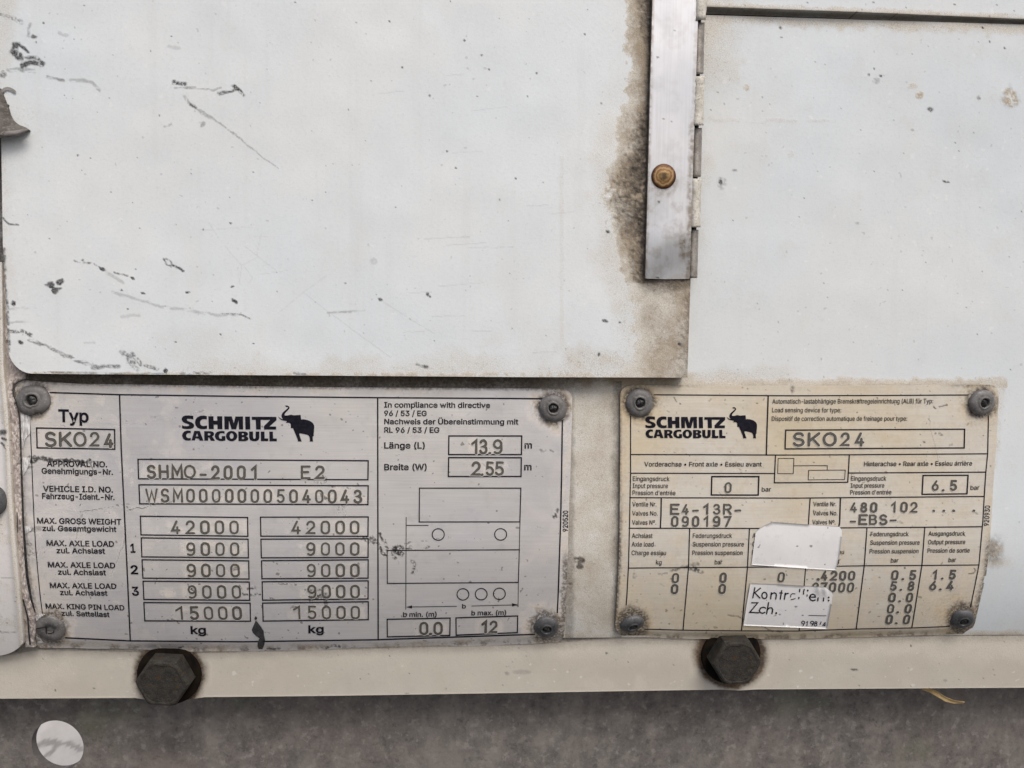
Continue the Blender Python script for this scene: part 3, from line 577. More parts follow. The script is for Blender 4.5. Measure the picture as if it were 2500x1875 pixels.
# ------------------------------------------------------------------ type faces
# outlines of a plain grotesque: character, advance, then closed outlines on a 200-unit capital height
GLYPH_DATA = r'''
' 81 31 125,28 200,53 200,50 125
( 107 63 200,69 212,93 212,86 198,80 183,75 168,70 153,67 138,63 123,61 109,60 95,59 81,60 69,61 57,63 45,66 33,69 20,74 6,79 -8,86 -22,93 -38,69 -38,59 -18,50 1,44 21,39 42,36 61,35 81,36 96,37 111,40 127,43 143,47 158,52 173,57 188
) 107 21 198,15 212,38 212,44 200,50 188,56 173,61 158,65 143,68 127,70 111,72 96,72 81,71 61,68 41,63 21,57 1,48 -19,38 -38,15 -38,22 -22,28 -7,34 7,38 20,42 33,44 46,46 58,48 70,48 81,47 95,46 109,44 123,41 138,37 153,32 168,27 183
- 178 45 74,45 96,132 96,132 74
. 74 33 34,37 34,42 34,46 32,50 29,53 25,55 21,55 16,55 11,53 7,50 3,46 1,42 -1,37 -2,33 -1,29 1,25 3,22 7,20 11,19 16,20 21,22 25,25 29,29 32
/ 98 6 -30,70 209,92 209,28 -30
0 178 75 201,89 203,103 201,116 197,127 190,137 181,145 169,151 155,156 139,158 120,159 100,158 79,156 61,151 45,145 30,137 19,127 9,116 3,103 -1,89 -3,75 -1,62 3,51 9,41 19,33 30,27 45,22 61,20 79,19 100,20 120,23 139,27 155,34 169,42 181,51 190,62 197|98 180,89 181,80 180,71 176,64 171,58 164,53 155,48 143,45 131,44 116,43 100,44 84,45 69,48 57,53 45,58 36,64 29,71 24,80 21,89 19,98 21,107 24,114 29,120 36,126 45,130 57,133 69,135 84,135 100,135 116,133 131,130 143,126 155,120 164,114 171,107 176
1 178 34 168,78 200,108 200,108 0,83 0,83 176,82 176,34 141|30 0,30 21,154 21,154 0
2 178 77 202,88 203,100 202,111 199,120 195,129 190,136 183,142 175,146 166,149 157,150 146,149 139,148 132,146 125,143 118,138 110,132 102,125 93,116 82,105 71,60 24,60 22,153 22,153 0,25 0,25 19,92 90,99 98,106 105,111 111,115 117,119 123,122 128,124 134,125 140,126 146,125 153,124 159,121 165,117 169,113 173,107 177,101 179,95 180,88 181,80 180,74 179,68 176,62 172,58 168,55 163,52 156,50 150,50 142,26 142,27 154,29 164,34 174,40 182,47 189,56 195,66 199
3 178 27 178,27 200,146 200,146 181,83 109,83 114,97 114,110 112,121 108,131 103,139 96,146 87,151 78,154 68,154 57,154 46,151 35,146 26,139 18,131 11,121 5,111 1,99 -2,86 -3,74 -2,63 0,52 4,43 9,34 15,28 23,22 31,19 41,17 52,43 52,44 45,46 39,50 34,54 30,59 26,65 23,71 21,78 20,86 20,94 20,101 22,108 24,114 27,119 31,124 37,127 42,129 49,129 57,129 64,127 71,124 77,120 83,115 88,108 92,100 95,90 97,79 97,62 97,62 118,113 176,113 178
4 178 16 62,97 200,122 200,43 65,43 64,162 64,162 41,16 41|111 57,111 125,135 125,135 0,111 0,111 48
5 178 26 99,38 200,144 200,144 178,59 178,53 119,54 119,58 122,64 125,70 128,76 130,83 131,90 131,99 131,108 129,116 126,123 122,130 118,136 112,141 106,145 99,149 91,152 82,153 74,154 64,153 52,150 40,145 30,139 20,131 12,121 6,111 1,99 -2,87 -3,75 -2,65 0,55 4,46 10,39 16,33 24,28 32,25 41,23 51,48 51,49 45,51 40,54 35,58 31,63 27,68 24,74 21,80 20,87 20,95 20,102 22,109 25,114 30,119 35,123 41,126 48,128 56,129 64,128 72,126 80,123 87,119 93,114 99,108 103,101 106,94 108,86 109,79 108,72 107,66 106,60 103,55 100,50 97
6 178 54 134,99 200,127 200,59 103,57 103,59 106,62 110,65 113,68 116,72 119,77 121,82 122,87 123,92 123,104 123,115 120,124 116,133 110,140 103,145 94,150 85,152 74,153 62,152 50,149 39,145 29,138 20,131 12,122 6,112 1,101 -2,89 -3,77 -2,66 1,56 6,47 12,39 20,33 29,29 40,26 51,25 64,26 73,28 83,31 94,37 105,44 119|89 104,82 104,75 102,68 99,63 95,58 90,54 84,51 77,50 70,49 62,50 54,51 47,54 40,58 34,63 29,68 25,75 22,82 20,89 19,96 20,103 22,110 25,115 29,120 34,124 40,126 47,128 54,129 62,128 70,126 77,124 84,120 90,115 95,110 99,103 102,96 104
8 178 78 202,89 203,100 202,111 200,120 196,129 191,136 184,142 177,147 168,149 159,150 150,149 139,146 130,141 121,135 114,127 108,118 105,118 104,125 102,132 99,138 95,144 90,148 84,152 77,155 69,157 61,158 53,157 43,154 33,149 24,142 16,134 10,125 4,114 1,102 -2,89 -3,76 -2,64 1,53 4,44 10,36 16,29 24,24 33,21 43,20 53,21 61,23 69,26 77,29 84,34 90,40 95,46 99,53 102,60 104,60 105,51 108,43 114,36 121,32 130,29 139,28 150,29 159,31 168,36 177,42 184,49 191,57 196,67 200|89 181,82 180,76 179,70 177,65 174,60 170,57 165,54 160,53 154,52 148,53 141,54 135,57 130,60 125,65 121,70 118,76 116,82 114,89 114,96 114,102 116,108 118,113 121,117 125,121 130,123 135,125 141,126 148,125 154,123 160,121 165,117 170,113 174,108 177,102 179,96 180|89 92,81 92,73 90,67 88,60 84,55 79,51 74,48 68,46 62,45 54,46 48,48 42,51 36,55 31,60 27,66 24,73 21,80 20,89 19,97 20,105 21,112 24,118 27,123 31,127 36,130 42,132 48,132 54,132 62,130 68,127 74,122 79,117 84,111 88,104 90,97 92
9 178 89 203,77 202,66 199,56 194,47 188,40 181,33 172,29 161,26 150,25 138,26 126,28 115,33 106,38 97,45 90,54 84,63 80,74 77,86 77,91 77,96 78,101 79,105 81,109 84,113 87,116 90,119 94,121 97,119 97,51 0,79 0,124 66,134 81,141 95,147 106,150 117,152 127,153 136,152 149,149 160,145 171,138 180,131 188,122 194,112 199,101 202|89 181,82 180,75 178,68 175,63 171,58 166,54 160,52 153,50 146,49 138,50 130,52 123,54 116,58 110,63 105,68 101,75 98,82 96,89 96,96 96,103 98,110 101,115 105,120 110,124 116,126 123,128 130,129 138,128 146,126 153,124 160,120 166,115 171,110 175,103 178,96 180
: 74 33 34,37 34,42 34,46 32,50 29,53 25,55 21,55 16,55 11,53 7,50 3,46 1,42 -1,37 -2,33 -1,29 1,25 3,22 7,20 11,19 16,20 21,22 25,25 29,29 32|33 142,37 142,42 142,46 140,50 137,53 133,55 129,55 124,55 120,53 115,50 112,46 109,42 107,37 106,33 107,29 109,25 112,22 115,20 120,19 124,20 129,22 133,25 137,29 140
A 189 6 0,79 200,109 200,182 0,155 0,113 119,110 127,107 136,104 146,100 158,96 172,91 188,96 188,92 172,87 158,84 146,80 135,77 127,75 119,33 0|43 56,145 56,145 78,43 78
B 179 24 0,24 200,95 200,108 199,119 197,129 193,138 188,144 181,150 174,153 165,156 157,157 147,156 139,155 132,152 126,149 121,145 116,140 112,135 109,130 107,124 105,124 103,130 102,136 100,143 97,149 92,154 86,158 80,162 72,164 63,164 54,164 44,161 35,157 26,152 19,144 12,135 7,125 3,112 1,97 0|94 178,49 178,49 112,94 112,101 113,107 114,113 116,119 120,123 124,127 128,130 134,132 140,132 146,131 155,128 162,123 169,116 174,106 177|98 91,49 91,49 22,96 22,110 23,121 26,130 31,135 38,139 45,140 54,139 60,137 66,135 72,131 78,126 82,120 86,113 89,106 90
C 201 88 201,105 203,115 202,125 201,134 198,142 195,151 190,158 185,165 179,171 172,176 164,180 156,184 147,186 137,161 137,159 144,156 150,153 155,149 160,145 164,140 168,135 172,130 174,124 177,118 178,112 179,105 179,93 178,82 175,72 170,63 163,55 154,49 143,44 130,42 116,41 100,42 84,44 69,49 57,56 46,63 37,72 30,82 25,93 22,105 21,112 21,118 22,124 24,130 26,135 28,140 32,145 36,149 40,153 45,156 50,159 57,161 63,186 63,184 53,180 44,176 36,171 28,165 21,158 15,151 10,143 5,134 2,125 -1,115 -2,105 -3,88 -1,73 3,59 10,47 19,36 31,27 45,21 62,17 80,16 100,17 120,21 138,27 155,36 169,47 181,59 190,73 197
D 197 24 0,24 200,49 200,49 0|37 178,37 200,89 200,107 199,124 195,139 188,151 179,162 168,170 154,177 138,180 120,181 100,180 81,177 63,170 47,162 33,151 21,138 12,123 5,105 1,86 0,38 0,38 22,84 22,100 23,113 27,125 32,135 39,143 48,149 59,153 71,156 85,157 100,156 116,153 129,149 142,143 152,135 161,126 168,114 173,101 177,87 178
E 165 24 0,24 200,146 200,146 178,49 178,49 112,140 112,140 90,49 90,49 22,148 22,148 0
F 161 24 0,24 200,145 200,145 178,49 178,49 109,136 109,136 87,49 87,49 0
G 205 88 201,104 203,114 202,124 201,134 198,143 194,151 190,159 184,165 178,171 171,177 164,181 155,184 147,186 137,160 137,158 143,155 149,152 155,149 159,145 164,140 168,135 171,130 174,124 176,118 178,111 179,104 179,93 178,82 175,72 170,63 163,55 154,49 143,44 130,42 116,41 100,42 84,44 70,49 57,56 46,63 37,72 30,83 25,94 22,106 21,116 22,126 24,136 28,144 33,150 40,156 48,160 58,162 68,163 80,171 78,111 78,111 101,188 101,188 79,187 63,183 49,177 36,169 24,160 15,148 7,135 2,121 -2,106 -3,89 -1,73 3,59 10,46 19,36 31,27 45,21 62,17 80,16 100,17 120,21 138,27 155,36 169,46 181,59 190,72 197
H 203 24 0,24 200,49 200,49 114,154 114,154 200,180 200,180 0,154 0,154 91,49 91,49 0
I 118 12 178,12 200,106 200,106 178,72 178,72 22,106 22,106 0,12 0,12 22,46 22,46 178
K 183 24 0,24 200,49 200,49 131,49 88,49 76,49 0|83 135,143 200,176 200,91 108,90 109,41 57,41 85,46 91,50 97,55 103,59 108,64 114,69 119,73 125,78 130|74 102,90 122,176 0,146 0
L 154 24 0,24 200,49 200,49 22,142 22,142 0
M 247 24 0,24 200,60 200,109 74,110 70,112 67,113 62,114 58,116 53,118 48,119 43,121 38,122 33,124 28,125 23,126 19,121 19,122 23,123 28,125 32,127 37,128 43,130 48,131 53,133 58,134 62,136 66,137 70,139 74,187 200,223 200,223 0,198 0,198 114,198 119,198 123,198 129,198 134,198 139,199 145,199 151,199 157,199 162,199 168,199 174,199 180,202 180,200 174,198 167,196 161,194 155,191 149,189 143,187 137,186 132,184 127,182 122,181 118,179 114,134 0,112 0,67 114,66 118,64 122,63 126,61 131,59 136,57 142,55 148,53 154,51 160,49 167,46 173,44 180,47 180,47 175,47 169,47 164,47 158,47 152,48 146,48 140,48 135,48 129,48 124,48 119,48 114,48 0
N 206 24 0,24 200,54 200,135 72,137 68,140 64,143 59,146 54,149 48,152 42,156 35,159 29,163 22,159 21,158 28,158 36,158 43,157 49,157 56,157 62,157 67,157 72,157 77,157 200,182 200,182 0,152 0,79 114,76 119,73 125,70 130,66 136,62 143,58 150,54 158,48 167,42 178,47 178,47 169,48 160,48 151,48 143,49 136,49 129,49 123,49 118,49 114,49 0
O 210 88 201,105 203,122 201,137 197,151 190,163 181,174 169,182 155,189 138,193 120,194 100,193 80,189 62,182 45,174 31,163 19,151 10,137 3,122 -1,105 -3,88 -1,73 3,59 10,47 19,36 31,27 45,21 62,17 80,16 100,17 120,21 138,27 155,36 169,47 181,59 190,73 197|105 179,93 178,83 175,72 170,63 163,56 154,49 143,44 131,42 116,41 100,42 84,44 69,49 57,56 46,63 37,72 30,83 25,93 22,105 21,117 22,127 25,137 30,146 37,154 46,161 57,165 69,168 84,169 100,168 116,165 131,161 143,154 154,146 163,137 170,127 175,117 178
P 175 24 0,24 200,92 200,107 199,120 196,131 192,140 185,147 178,153 169,157 159,160 148,161 137,160 125,157 114,153 104,147 95,140 88,131 81,120 77,107 74,92 73,43 73,43 95,91 95,101 96,110 98,117 101,123 105,127 110,131 115,133 122,135 129,135 137,135 144,133 151,131 158,127 164,123 168,117 172,110 175,101 177,91 178,49 178,49 0
R 177 24 0,24 200,93 200,107 199,120 196,131 192,140 186,148 179,153 170,158 161,160 150,161 138,160 127,158 116,153 107,148 98,140 91,131 85,120 81,107 79,93 78,38 78,38 100,92 100,102 101,110 102,117 105,123 108,128 113,131 118,134 124,135 131,136 138,135 146,134 153,131 159,128 165,123 169,117 173,110 176,101 177,92 178,49 178,49 0|90 90,119 90,168 0,139 0
S 176 77 202,89 203,102 202,114 200,124 196,134 190,142 184,148 176,153 168,156 159,158 149,133 149,130 158,126 166,119 172,110 177,100 179,88 180,80 180,73 178,66 176,60 173,55 169,51 164,48 159,46 154,45 148,46 141,48 136,51 131,56 127,61 124,67 121,72 119,78 117,83 115,104 110,110 108,116 106,122 104,129 101,135 97,141 93,146 89,151 84,155 78,158 71,160 63,161 54,160 44,157 34,152 25,145 17,137 10,127 4,116 0,102 -3,88 -3,74 -3,61 0,50 4,40 9,32 16,25 24,20 33,17 43,15 54,41 54,42 46,45 40,49 34,53 30,59 26,65 23,73 21,80 20,88 19,97 20,105 21,112 24,119 27,125 31,130 36,133 42,135 48,136 55,135 61,133 66,131 70,127 74,122 77,116 80,110 83,103 85,96 87,72 94,57 99,44 106,34 114,26 123,22 134,20 146,21 157,24 167,29 176,36 184,44 190,54 196,65 200
T 176 12 178,12 200,164 200,164 178,101 178,101 0,76 0,76 178
V 189 80 0,6 200,33 200,76 81,78 74,81 65,85 54,88 42,93 28,97 12,92 12,97 28,101 42,105 54,108 65,111 74,114 81,155 200,182 200,109 0
W 270 61 0,6 200,32 200,64 77,66 70,67 64,69 57,70 50,72 44,73 37,75 30,76 23,77 16,74 16,76 23,77 30,79 37,80 44,82 50,83 57,85 64,86 70,88 77,120 200,149 200,181 77,183 70,185 64,187 57,188 50,190 44,191 37,193 30,194 23,195 16,192 16,193 23,195 30,196 37,198 44,199 50,201 57,202 64,204 70,206 77,237 200,263 200,208 0,179 0,145 127,142 136,140 144,138 154,136 164,134 175,132 187,137 187,135 175,134 165,132 155,130 146,127 136,125 127,91 0
X 186 85 93,12 200,41 200,70 157,74 152,77 147,80 142,83 138,85 134,88 129,90 125,93 120,96 115,91 115,94 120,97 125,99 129,101 133,104 138,107 142,110 147,113 152,117 157,147 200,175 200,102 94,102 113,179 0,150 0,115 51,111 56,108 61,106 65,103 69,101 73,98 77,96 81,93 86,91 91,96 91,93 86,91 81,89 77,86 73,84 69,81 65,78 61,75 56,71 51,36 0,7 0,85 112
a 153 68 151,76 151,82 151,88 150,94 149,100 147,106 145,112 142,118 138,123 132,127 126,130 118,132 109,132 99,132 0,109 0,109 20,107 20,105 17,102 13,99 10,95 6,90 3,85 0,78 -2,71 -3,63 -3,54 -3,45 -1,37 2,30 6,24 11,19 18,15 25,13 33,12 42,13 50,14 57,17 63,21 68,25 72,30 76,36 79,43 81,49 83,56 84,63 85,70 86,78 88,86 88,92 89,97 90,101 91,104 92,107 94,108 97,108 100,108 101,108 107,107 112,105 117,102 121,99 124,94 127,89 129,83 130,77 130,70 130,64 129,59 127,54 124,50 121,46 118,43 115,41 111,39 108,16 114,20 123,25 130,31 136,37 141,45 145,52 148,60 150|108 75,107 74,105 72,102 72,99 71,95 70,91 69,87 68,83 68,79 67,75 67,72 66,69 66,63 65,58 64,53 62,48 60,44 58,41 55,38 51,37 47,36 41,37 36,38 32,40 28,43 25,47 23,51 21,56 19,61 18,67 18,75 18,83 20,90 23,95 27,100 31,104 37,106 42,108 48,108 54
b 167 21 0,21 200,45 200,45 126,46 126,49 129,51 132,54 136,58 140,62 143,67 147,74 149,81 151,90 151,102 150,113 147,123 142,132 135,139 126,145 115,150 103,153 89,153 74,153 59,150 46,145 33,139 23,132 14,123 6,113 1,102 -2,90 -3,82 -3,74 -1,68 1,62 5,58 8,54 12,51 16,49 20,46 23,44 23,44 0|87 130,78 129,70 127,63 123,58 117,53 111,49 103,46 95,45 85,44 74,45 64,46 54,49 45,53 37,58 31,64 26,70 22,78 19,87 18,95 19,103 22,110 26,116 31,120 38,124 46,127 55,128 64,129 74,128 85,127 94,124 103,121 110,116 117,110 122,103 126,95 129
c 156 69 150,81 151,89 151,96 150,102 148,109 146,114 143,120 140,125 136,130 132,134 127,137 121,140 115,142 109,119 103,118 107,116 110,114 114,112 117,109 120,106 122,103 124,99 126,95 128,91 129,86 129,81 130,72 129,64 126,57 122,51 116,46 109,43 102,40 93,38 84,38 74,38 64,40 55,43 46,46 38,51 32,57 26,64 22,72 19,81 18,86 18,91 19,95 20,99 22,103 24,106 26,110 29,112 32,115 35,117 38,118 42,120 46,143 40,140 34,138 28,134 22,130 17,126 12,120 8,115 5,109 2,102 0,96 -2,89 -3,81 -3,69 -2,57 1,46 6,36 14,28 23,22 33,17 46,14 59,13 74,14 89,17 102,22 114,28 125,36 134,46 141,57 147
d 167 122 126,122 200,146 200,146 0,123 0,123 23,121 23,118 20,116 16,113 12,109 8,105 5,99 1,93 -1,85 -3,77 -3,65 -2,54 1,44 6,35 14,28 23,21 33,17 46,14 59,13 74,14 89,17 103,22 115,28 126,35 135,44 142,54 147,65 150,77 151,86 151,93 149,99 147,105 143,109 140,113 136,116 132,118 129,120 126|80 130,72 129,64 126,57 122,51 117,46 110,43 103,40 94,38 85,38 74,38 64,40 55,43 46,46 38,51 31,57 26,64 22,72 19,80 18,89 19,97 22,103 26,109 31,114 37,118 45,120 54,122 64,123 74,122 85,120 95,118 103,114 111,109 117,104 123,97 127,89 129
e 159 68 150,81 151,89 151,97 149,104 147,112 144,119 139,126 134,131 127,136 120,140 111,143 101,145 89,146 76,146 67,29 67,29 87,133 87,122 79,121 89,120 98,117 106,113 113,109 119,103 123,97 127,89 129,81 130,72 129,64 127,58 123,52 118,47 113,43 106,40 99,38 91,38 83,38 70,38 59,40 50,43 42,48 35,53 29,59 24,67 21,75 19,83 18,89 18,95 19,100 21,104 23,109 25,112 29,115 32,118 37,120 41,143 36,141 28,137 22,132 15,126 10,119 5,111 2,103 -1,93 -3,83 -3,70 -2,57 1,46 6,36 14,28 23,22 33,17 45,14 59,13 73,14 88,17 102,22 114,28 125,36 134,45 141,56 147
f 100 67 208,74 208,79 208,83 208,87 207,91 206,93 206,95 205,89 184,88 185,86 185,84 186,82 186,80 186,77 186,70 186,65 184,61 181,58 177,56 171,56 165,56 0,32 0,32 170,32 178,34 185,38 191,42 196,47 201,53 204,60 206|3 129,3 149,90 149,90 129
g 167 65 150,77 151,86 151,93 149,100 147,105 143,110 140,113 136,116 132,119 129,121 125,123 125,123 149,146 149,146 -3,145 -16,143 -26,138 -35,131 -43,123 -49,114 -53,104 -57,93 -59,81 -59,71 -59,61 -57,53 -55,45 -52,38 -48,32 -43,27 -38,23 -33,20 -27,40 -16,42 -19,45 -22,48 -26,51 -29,56 -32,61 -35,67 -37,73 -38,81 -38,93 -37,103 -34,111 -30,117 -23,121 -14,122 -2,122 27,120 27,118 24,116 20,113 16,109 13,105 9,99 6,93 4,85 2,77 2,65 3,54 6,44 10,35 17,28 25,22 35,17 47,14 60,13 75,14 90,17 103,22 115,28 126,35 135,44 142,54 147|81 130,72 129,64 126,57 122,51 117,46 111,43 103,40 95,38 86,38 76,38 66,40 56,43 48,47 41,51 35,57 30,64 26,72 24,81 23,89 24,97 26,104 30,109 34,114 40,118 48,121 56,122 65,123 76,122 86,121 95,118 104,114 111,110 118,104 123,97 127,89 129
h 161 21 0,21 200,45 200,45 113,40 113,45 125,52 135,60 142,69 147,79 150,89 151,99 150,108 148,116 145,123 140,129 134,134 126,138 117,140 106,140 94,140 0,116 0,116 92,115 103,112 112,107 120,101 125,92 128,83 129,76 129,69 127,63 125,58 121,53 117,50 111,47 105,45 97,45 89,45 0
i 66 21 0,21 149,45 149,45 0|29 205,33 206,37 205,41 204,45 201,47 198,49 194,50 190,49 186,47 182,45 179,41 176,37 175,33 174,29 175,25 176,21 179,18 182,17 186,16 190,17 194,18 198,21 201,25 204
k 150 21 0,21 200,45 200,45 0|47 83,112 149,142 149,72 78,70 78,43 54,43 83|58 73,75 90,146 0,116 0
l 74 21 33,21 200,45 200,45 39,45 33,46 28,47 24,50 22,53 21,57 20,60 20,62 21,63 21,64 21,66 21,67 21,71 1,69 1,66 0,64 0,61 -1,58 -1,55 -1,44 0,36 3,29 8,24 15,22 23
m 240 80 151,86 152,96 151,105 147,113 142,119 134,123 126,126 116,123 116,125 123,128 129,133 135,138 140,143 144,150 147,157 150,164 151,172 152,180 151,188 149,195 146,202 142,208 136,213 129,216 121,218 111,219 100,219 0,195 0,195 100,194 110,191 117,186 123,179 127,172 129,165 130,158 129,152 128,147 126,143 123,139 119,136 114,134 109,132 103,132 97,132 0,108 0,108 102,107 110,104 117,99 122,93 127,86 129,78 130,73 129,67 128,62 126,57 123,53 119,49 114,47 108,45 101,45 94,45 0,21 0,21 149,44 149,44 116,42 116,45 124,48 130,52 136,57 141,62 145,68 148,74 150
n 161 79 150,89 151,99 150,108 148,116 145,123 140,129 134,134 126,138 117,140 106,140 94,140 0,116 0,116 92,115 103,112 112,107 120,101 125,92 128,83 129,76 129,69 127,63 125,58 121,53 117,50 111,47 105,45 97,45 89,45 0,21 0,21 149,44 149,44 113,40 113,45 125,52 135,60 142,69 147
o 163 69 150,81 151,95 150,107 147,117 141,127 134,135 125,141 114,146 102,149 89,150 74,149 59,146 46,141 33,135 23,127 14,117 6,107 1,95 -2,81 -3,69 -2,57 1,46 6,36 14,28 23,22 33,17 46,14 59,13 74,14 89,17 102,22 114,28 125,36 134,46 141,57 147|81 130,72 129,64 126,57 122,51 116,46 109,43 102,40 93,38 84,38 74,38 64,40 55,43 46,46 38,51 32,57 26,64 22,72 19,81 18,91 19,99 22,106 26,112 32,117 38,121 46,123 55,125 64,126 74,125 83,123 93,121 101,117 109,112 116,106 122,99 126,91 129
p 167 81 151,90 151,102 150,113 147,123 142,132 135,139 126,145 115,150 103,153 89,153 74,153 59,150 46,145 33,139 23,132 14,123 6,113 1,102 -2,90 -3,82 -3,74 -1,68 1,62 5,58 8,54 12,51 16,49 20,46 23,45 23,45 -56,21 -56,21 149,44 149,44 126,46 126,48 129,51 132,54 136,58 140,62 143,67 147,74 149|87 130,78 129,70 127,63 123,58 117,53 111,49 103,46 95,45 85,44 74,45 64,46 54,49 45,53 37,58 31,64 26,70 22,78 19,87 18,95 19,103 22,110 26,116 31,120 38,124 46,127 55,128 64,129 74,128 85,127 94,124 103,121 110,116 117,110 122,103 126,95 129
q 167 65 150,77 151,86 151,93 149,99 147,105 143,109 140,113 136,116 132,119 129,121 126,123 126,123 149,146 149,146 -56,122 -56,122 23,120 23,118 20,116 16,113 12,109 8,105 5,99 1,93 -1,85 -3,77 -3,65 -2,54 1,44 6,35 14,28 23,21 33,17 46,14 59,13 74,14 89,17 103,22 115,28 126,35 135,44 142,54 147|80 130,72 129,64 126,57 122,51 117,46 110,43 103,40 94,38 85,38 74,38 64,40 55,43 46,46 38,51 31,57 26,64 22,72 19,80 18,89 19,97 22,103 26,109 31,114 37,118 45,120 54,122 64,123 74,122 85,120 95,118 103,114 111,109 117,104 123,97 127,89 129
r 102 75 151,84 151,86 151,88 151,90 151,92 151,94 151,96 151,96 127,95 127,93 127,90 128,88 128,84 128,81 128,75 128,68 126,63 124,57 120,53 116,49 111,47 106,45 100,45 93,45 0,21 0,21 149,44 149,44 126,45 126,49 133,54 139,60 144,67 148
s 143 63 151,74 151,83 151,92 149,100 146,107 143,113 139,118 133,122 127,125 121,127 114,105 109,103 114,100 119,95 124,90 128,82 130,74 131,65 130,58 128,51 125,47 120,44 115,43 109,43 104,45 99,49 96,53 93,60 90,68 88,90 82,103 78,113 74,120 67,126 60,129 52,130 42,129 33,127 26,123 19,117 12,110 7,102 3,93 -1,83 -3,72 -3,62 -3,52 -1,44 1,37 5,30 9,24 15,20 21,16 29,14 37,37 42,40 34,44 28,49 24,55 20,63 19,71 18,81 19,89 21,96 24,101 29,104 35,105 40,105 45,103 50,100 53,96 56,90 59,83 61,59 67,46 71,36 76,28 82,23 89,20 98,18 108,19 116,22 123,26 130,31 136,38 141,45 146,54 149
t 89 26 185,26 37,27 25,30 16,36 8,44 3,54 0,66 -2,69 -2,72 -1,75 -1,78 -1,81 0,84 1,79 21,77 21,75 20,73 20,71 20,69 20,67 20,61 20,57 22,53 24,51 28,50 32,50 38,50 185|3 129,3 149,80 149,80 129
u 161 21 55,21 149,45 149,45 57,46 46,49 37,54 29,61 24,69 21,79 20,86 20,92 22,98 24,103 28,108 33,111 38,114 45,116 52,116 60,116 149,140 149,140 0,117 0,117 36,121 36,116 24,109 14,101 7,92 2,82 -1,72 -2,62 -1,53 1,45 4,38 9,32 15,27 23,24 32,21 43
v 153 64 0,7 149,33 149,65 61,68 52,71 43,73 34,76 25,78 17,81 8,72 8,75 17,77 25,80 34,82 43,85 52,88 61,120 149,146 149,89 0
w 223 54 0,9 149,34 149,52 84,55 75,58 65,60 54,63 42,66 30,69 16,65 16,68 29,70 41,73 53,76 64,78 74,81 84,99 149,124 149,142 84,145 74,147 64,150 53,153 42,155 29,158 16,154 16,157 29,160 42,162 53,165 64,168 74,170 84,189 149,214 149,169 0,145 0,125 68,123 74,122 81,120 88,118 96,116 103,114 110,112 118,111 125,109 133,114 133,112 125,111 118,109 110,107 103,105 96,103 88,101 81,99 74,97 68,78 0
x 149 67 67,11 149,39 149,58 120,63 113,67 106,70 100,74 93,78 87,81 81,69 81,73 87,76 93,80 100,83 106,87 113,92 120,111 149,138 149,82 66,82 84,141 0,113 0,91 34,86 40,82 47,79 53,75 60,72 66,68 71,80 71,77 66,73 60,70 53,67 47,63 40,58 34,36 0,8 0,67 86
y 153 64 -1,7 149,33 149,65 61,68 52,71 43,73 34,76 25,78 17,81 8,72 8,75 17,77 25,80 34,82 43,85 52,88 61,120 149,146 149,80 -23,77 -30,73 -37,69 -42,65 -47,60 -50,55 -53,49 -55,43 -57,36 -57,32 -57,29 -57,25 -56,23 -56,20 -55,19 -54,24 -34,28 -34,33 -35,37 -35,41 -35,45 -34,48 -32,51 -29,54 -25,57 -20,59 -14
z 150 19 127,19 149,131 149,131 130,50 24,50 22,133 22,133 0,16 0,16 18,100 126,100 127
º 132 55 202,66 203,76 202,86 200,95 196,103 190,109 184,114 176,118 166,121 156,121 145,121 134,118 124,114 114,109 106,103 100,95 94,86 90,76 88,66 87,55 88,45 90,36 94,29 100,22 106,17 114,13 124,11 134,10 145,11 156,13 166,17 176,22 184,29 190,36 196,45 200|66 184,59 183,53 182,48 179,43 175,40 170,37 165,35 159,34 152,33 145,34 138,35 131,37 125,40 120,43 115,48 111,53 108,59 106,66 106,73 106,79 108,84 111,88 115,92 120,95 125,97 131,98 138,98 145,98 152,97 158,95 165,92 170,88 175,84 179,79 182,73 183
Ü 203 24 68,24 200,49 200,49 70,50 61,52 52,55 44,60 37,66 32,74 27,82 23,91 21,102 20,112 21,122 23,130 27,137 32,143 37,148 44,152 52,154 61,154 70,154 200,180 200,180 68,179 55,175 43,170 31,163 21,154 13,143 6,131 1,117 -2,102 -3,87 -2,73 1,61 6,50 13,41 21,33 31,28 43,25 55|126 256,130 257,134 256,138 255,141 252,144 249,145 245,146 241,145 237,144 233,141 230,138 227,134 225,130 225,126 225,122 227,119 230,116 233,115 237,114 241,115 245,116 249,119 252,122 255|69 256,74 257,78 256,81 255,85 252,87 249,89 245,89 241,89 237,87 233,85 230,81 227,78 225,74 225,69 225,66 227,62 230,60 233,58 237,58 241,58 245,60 249,62 252,66 255
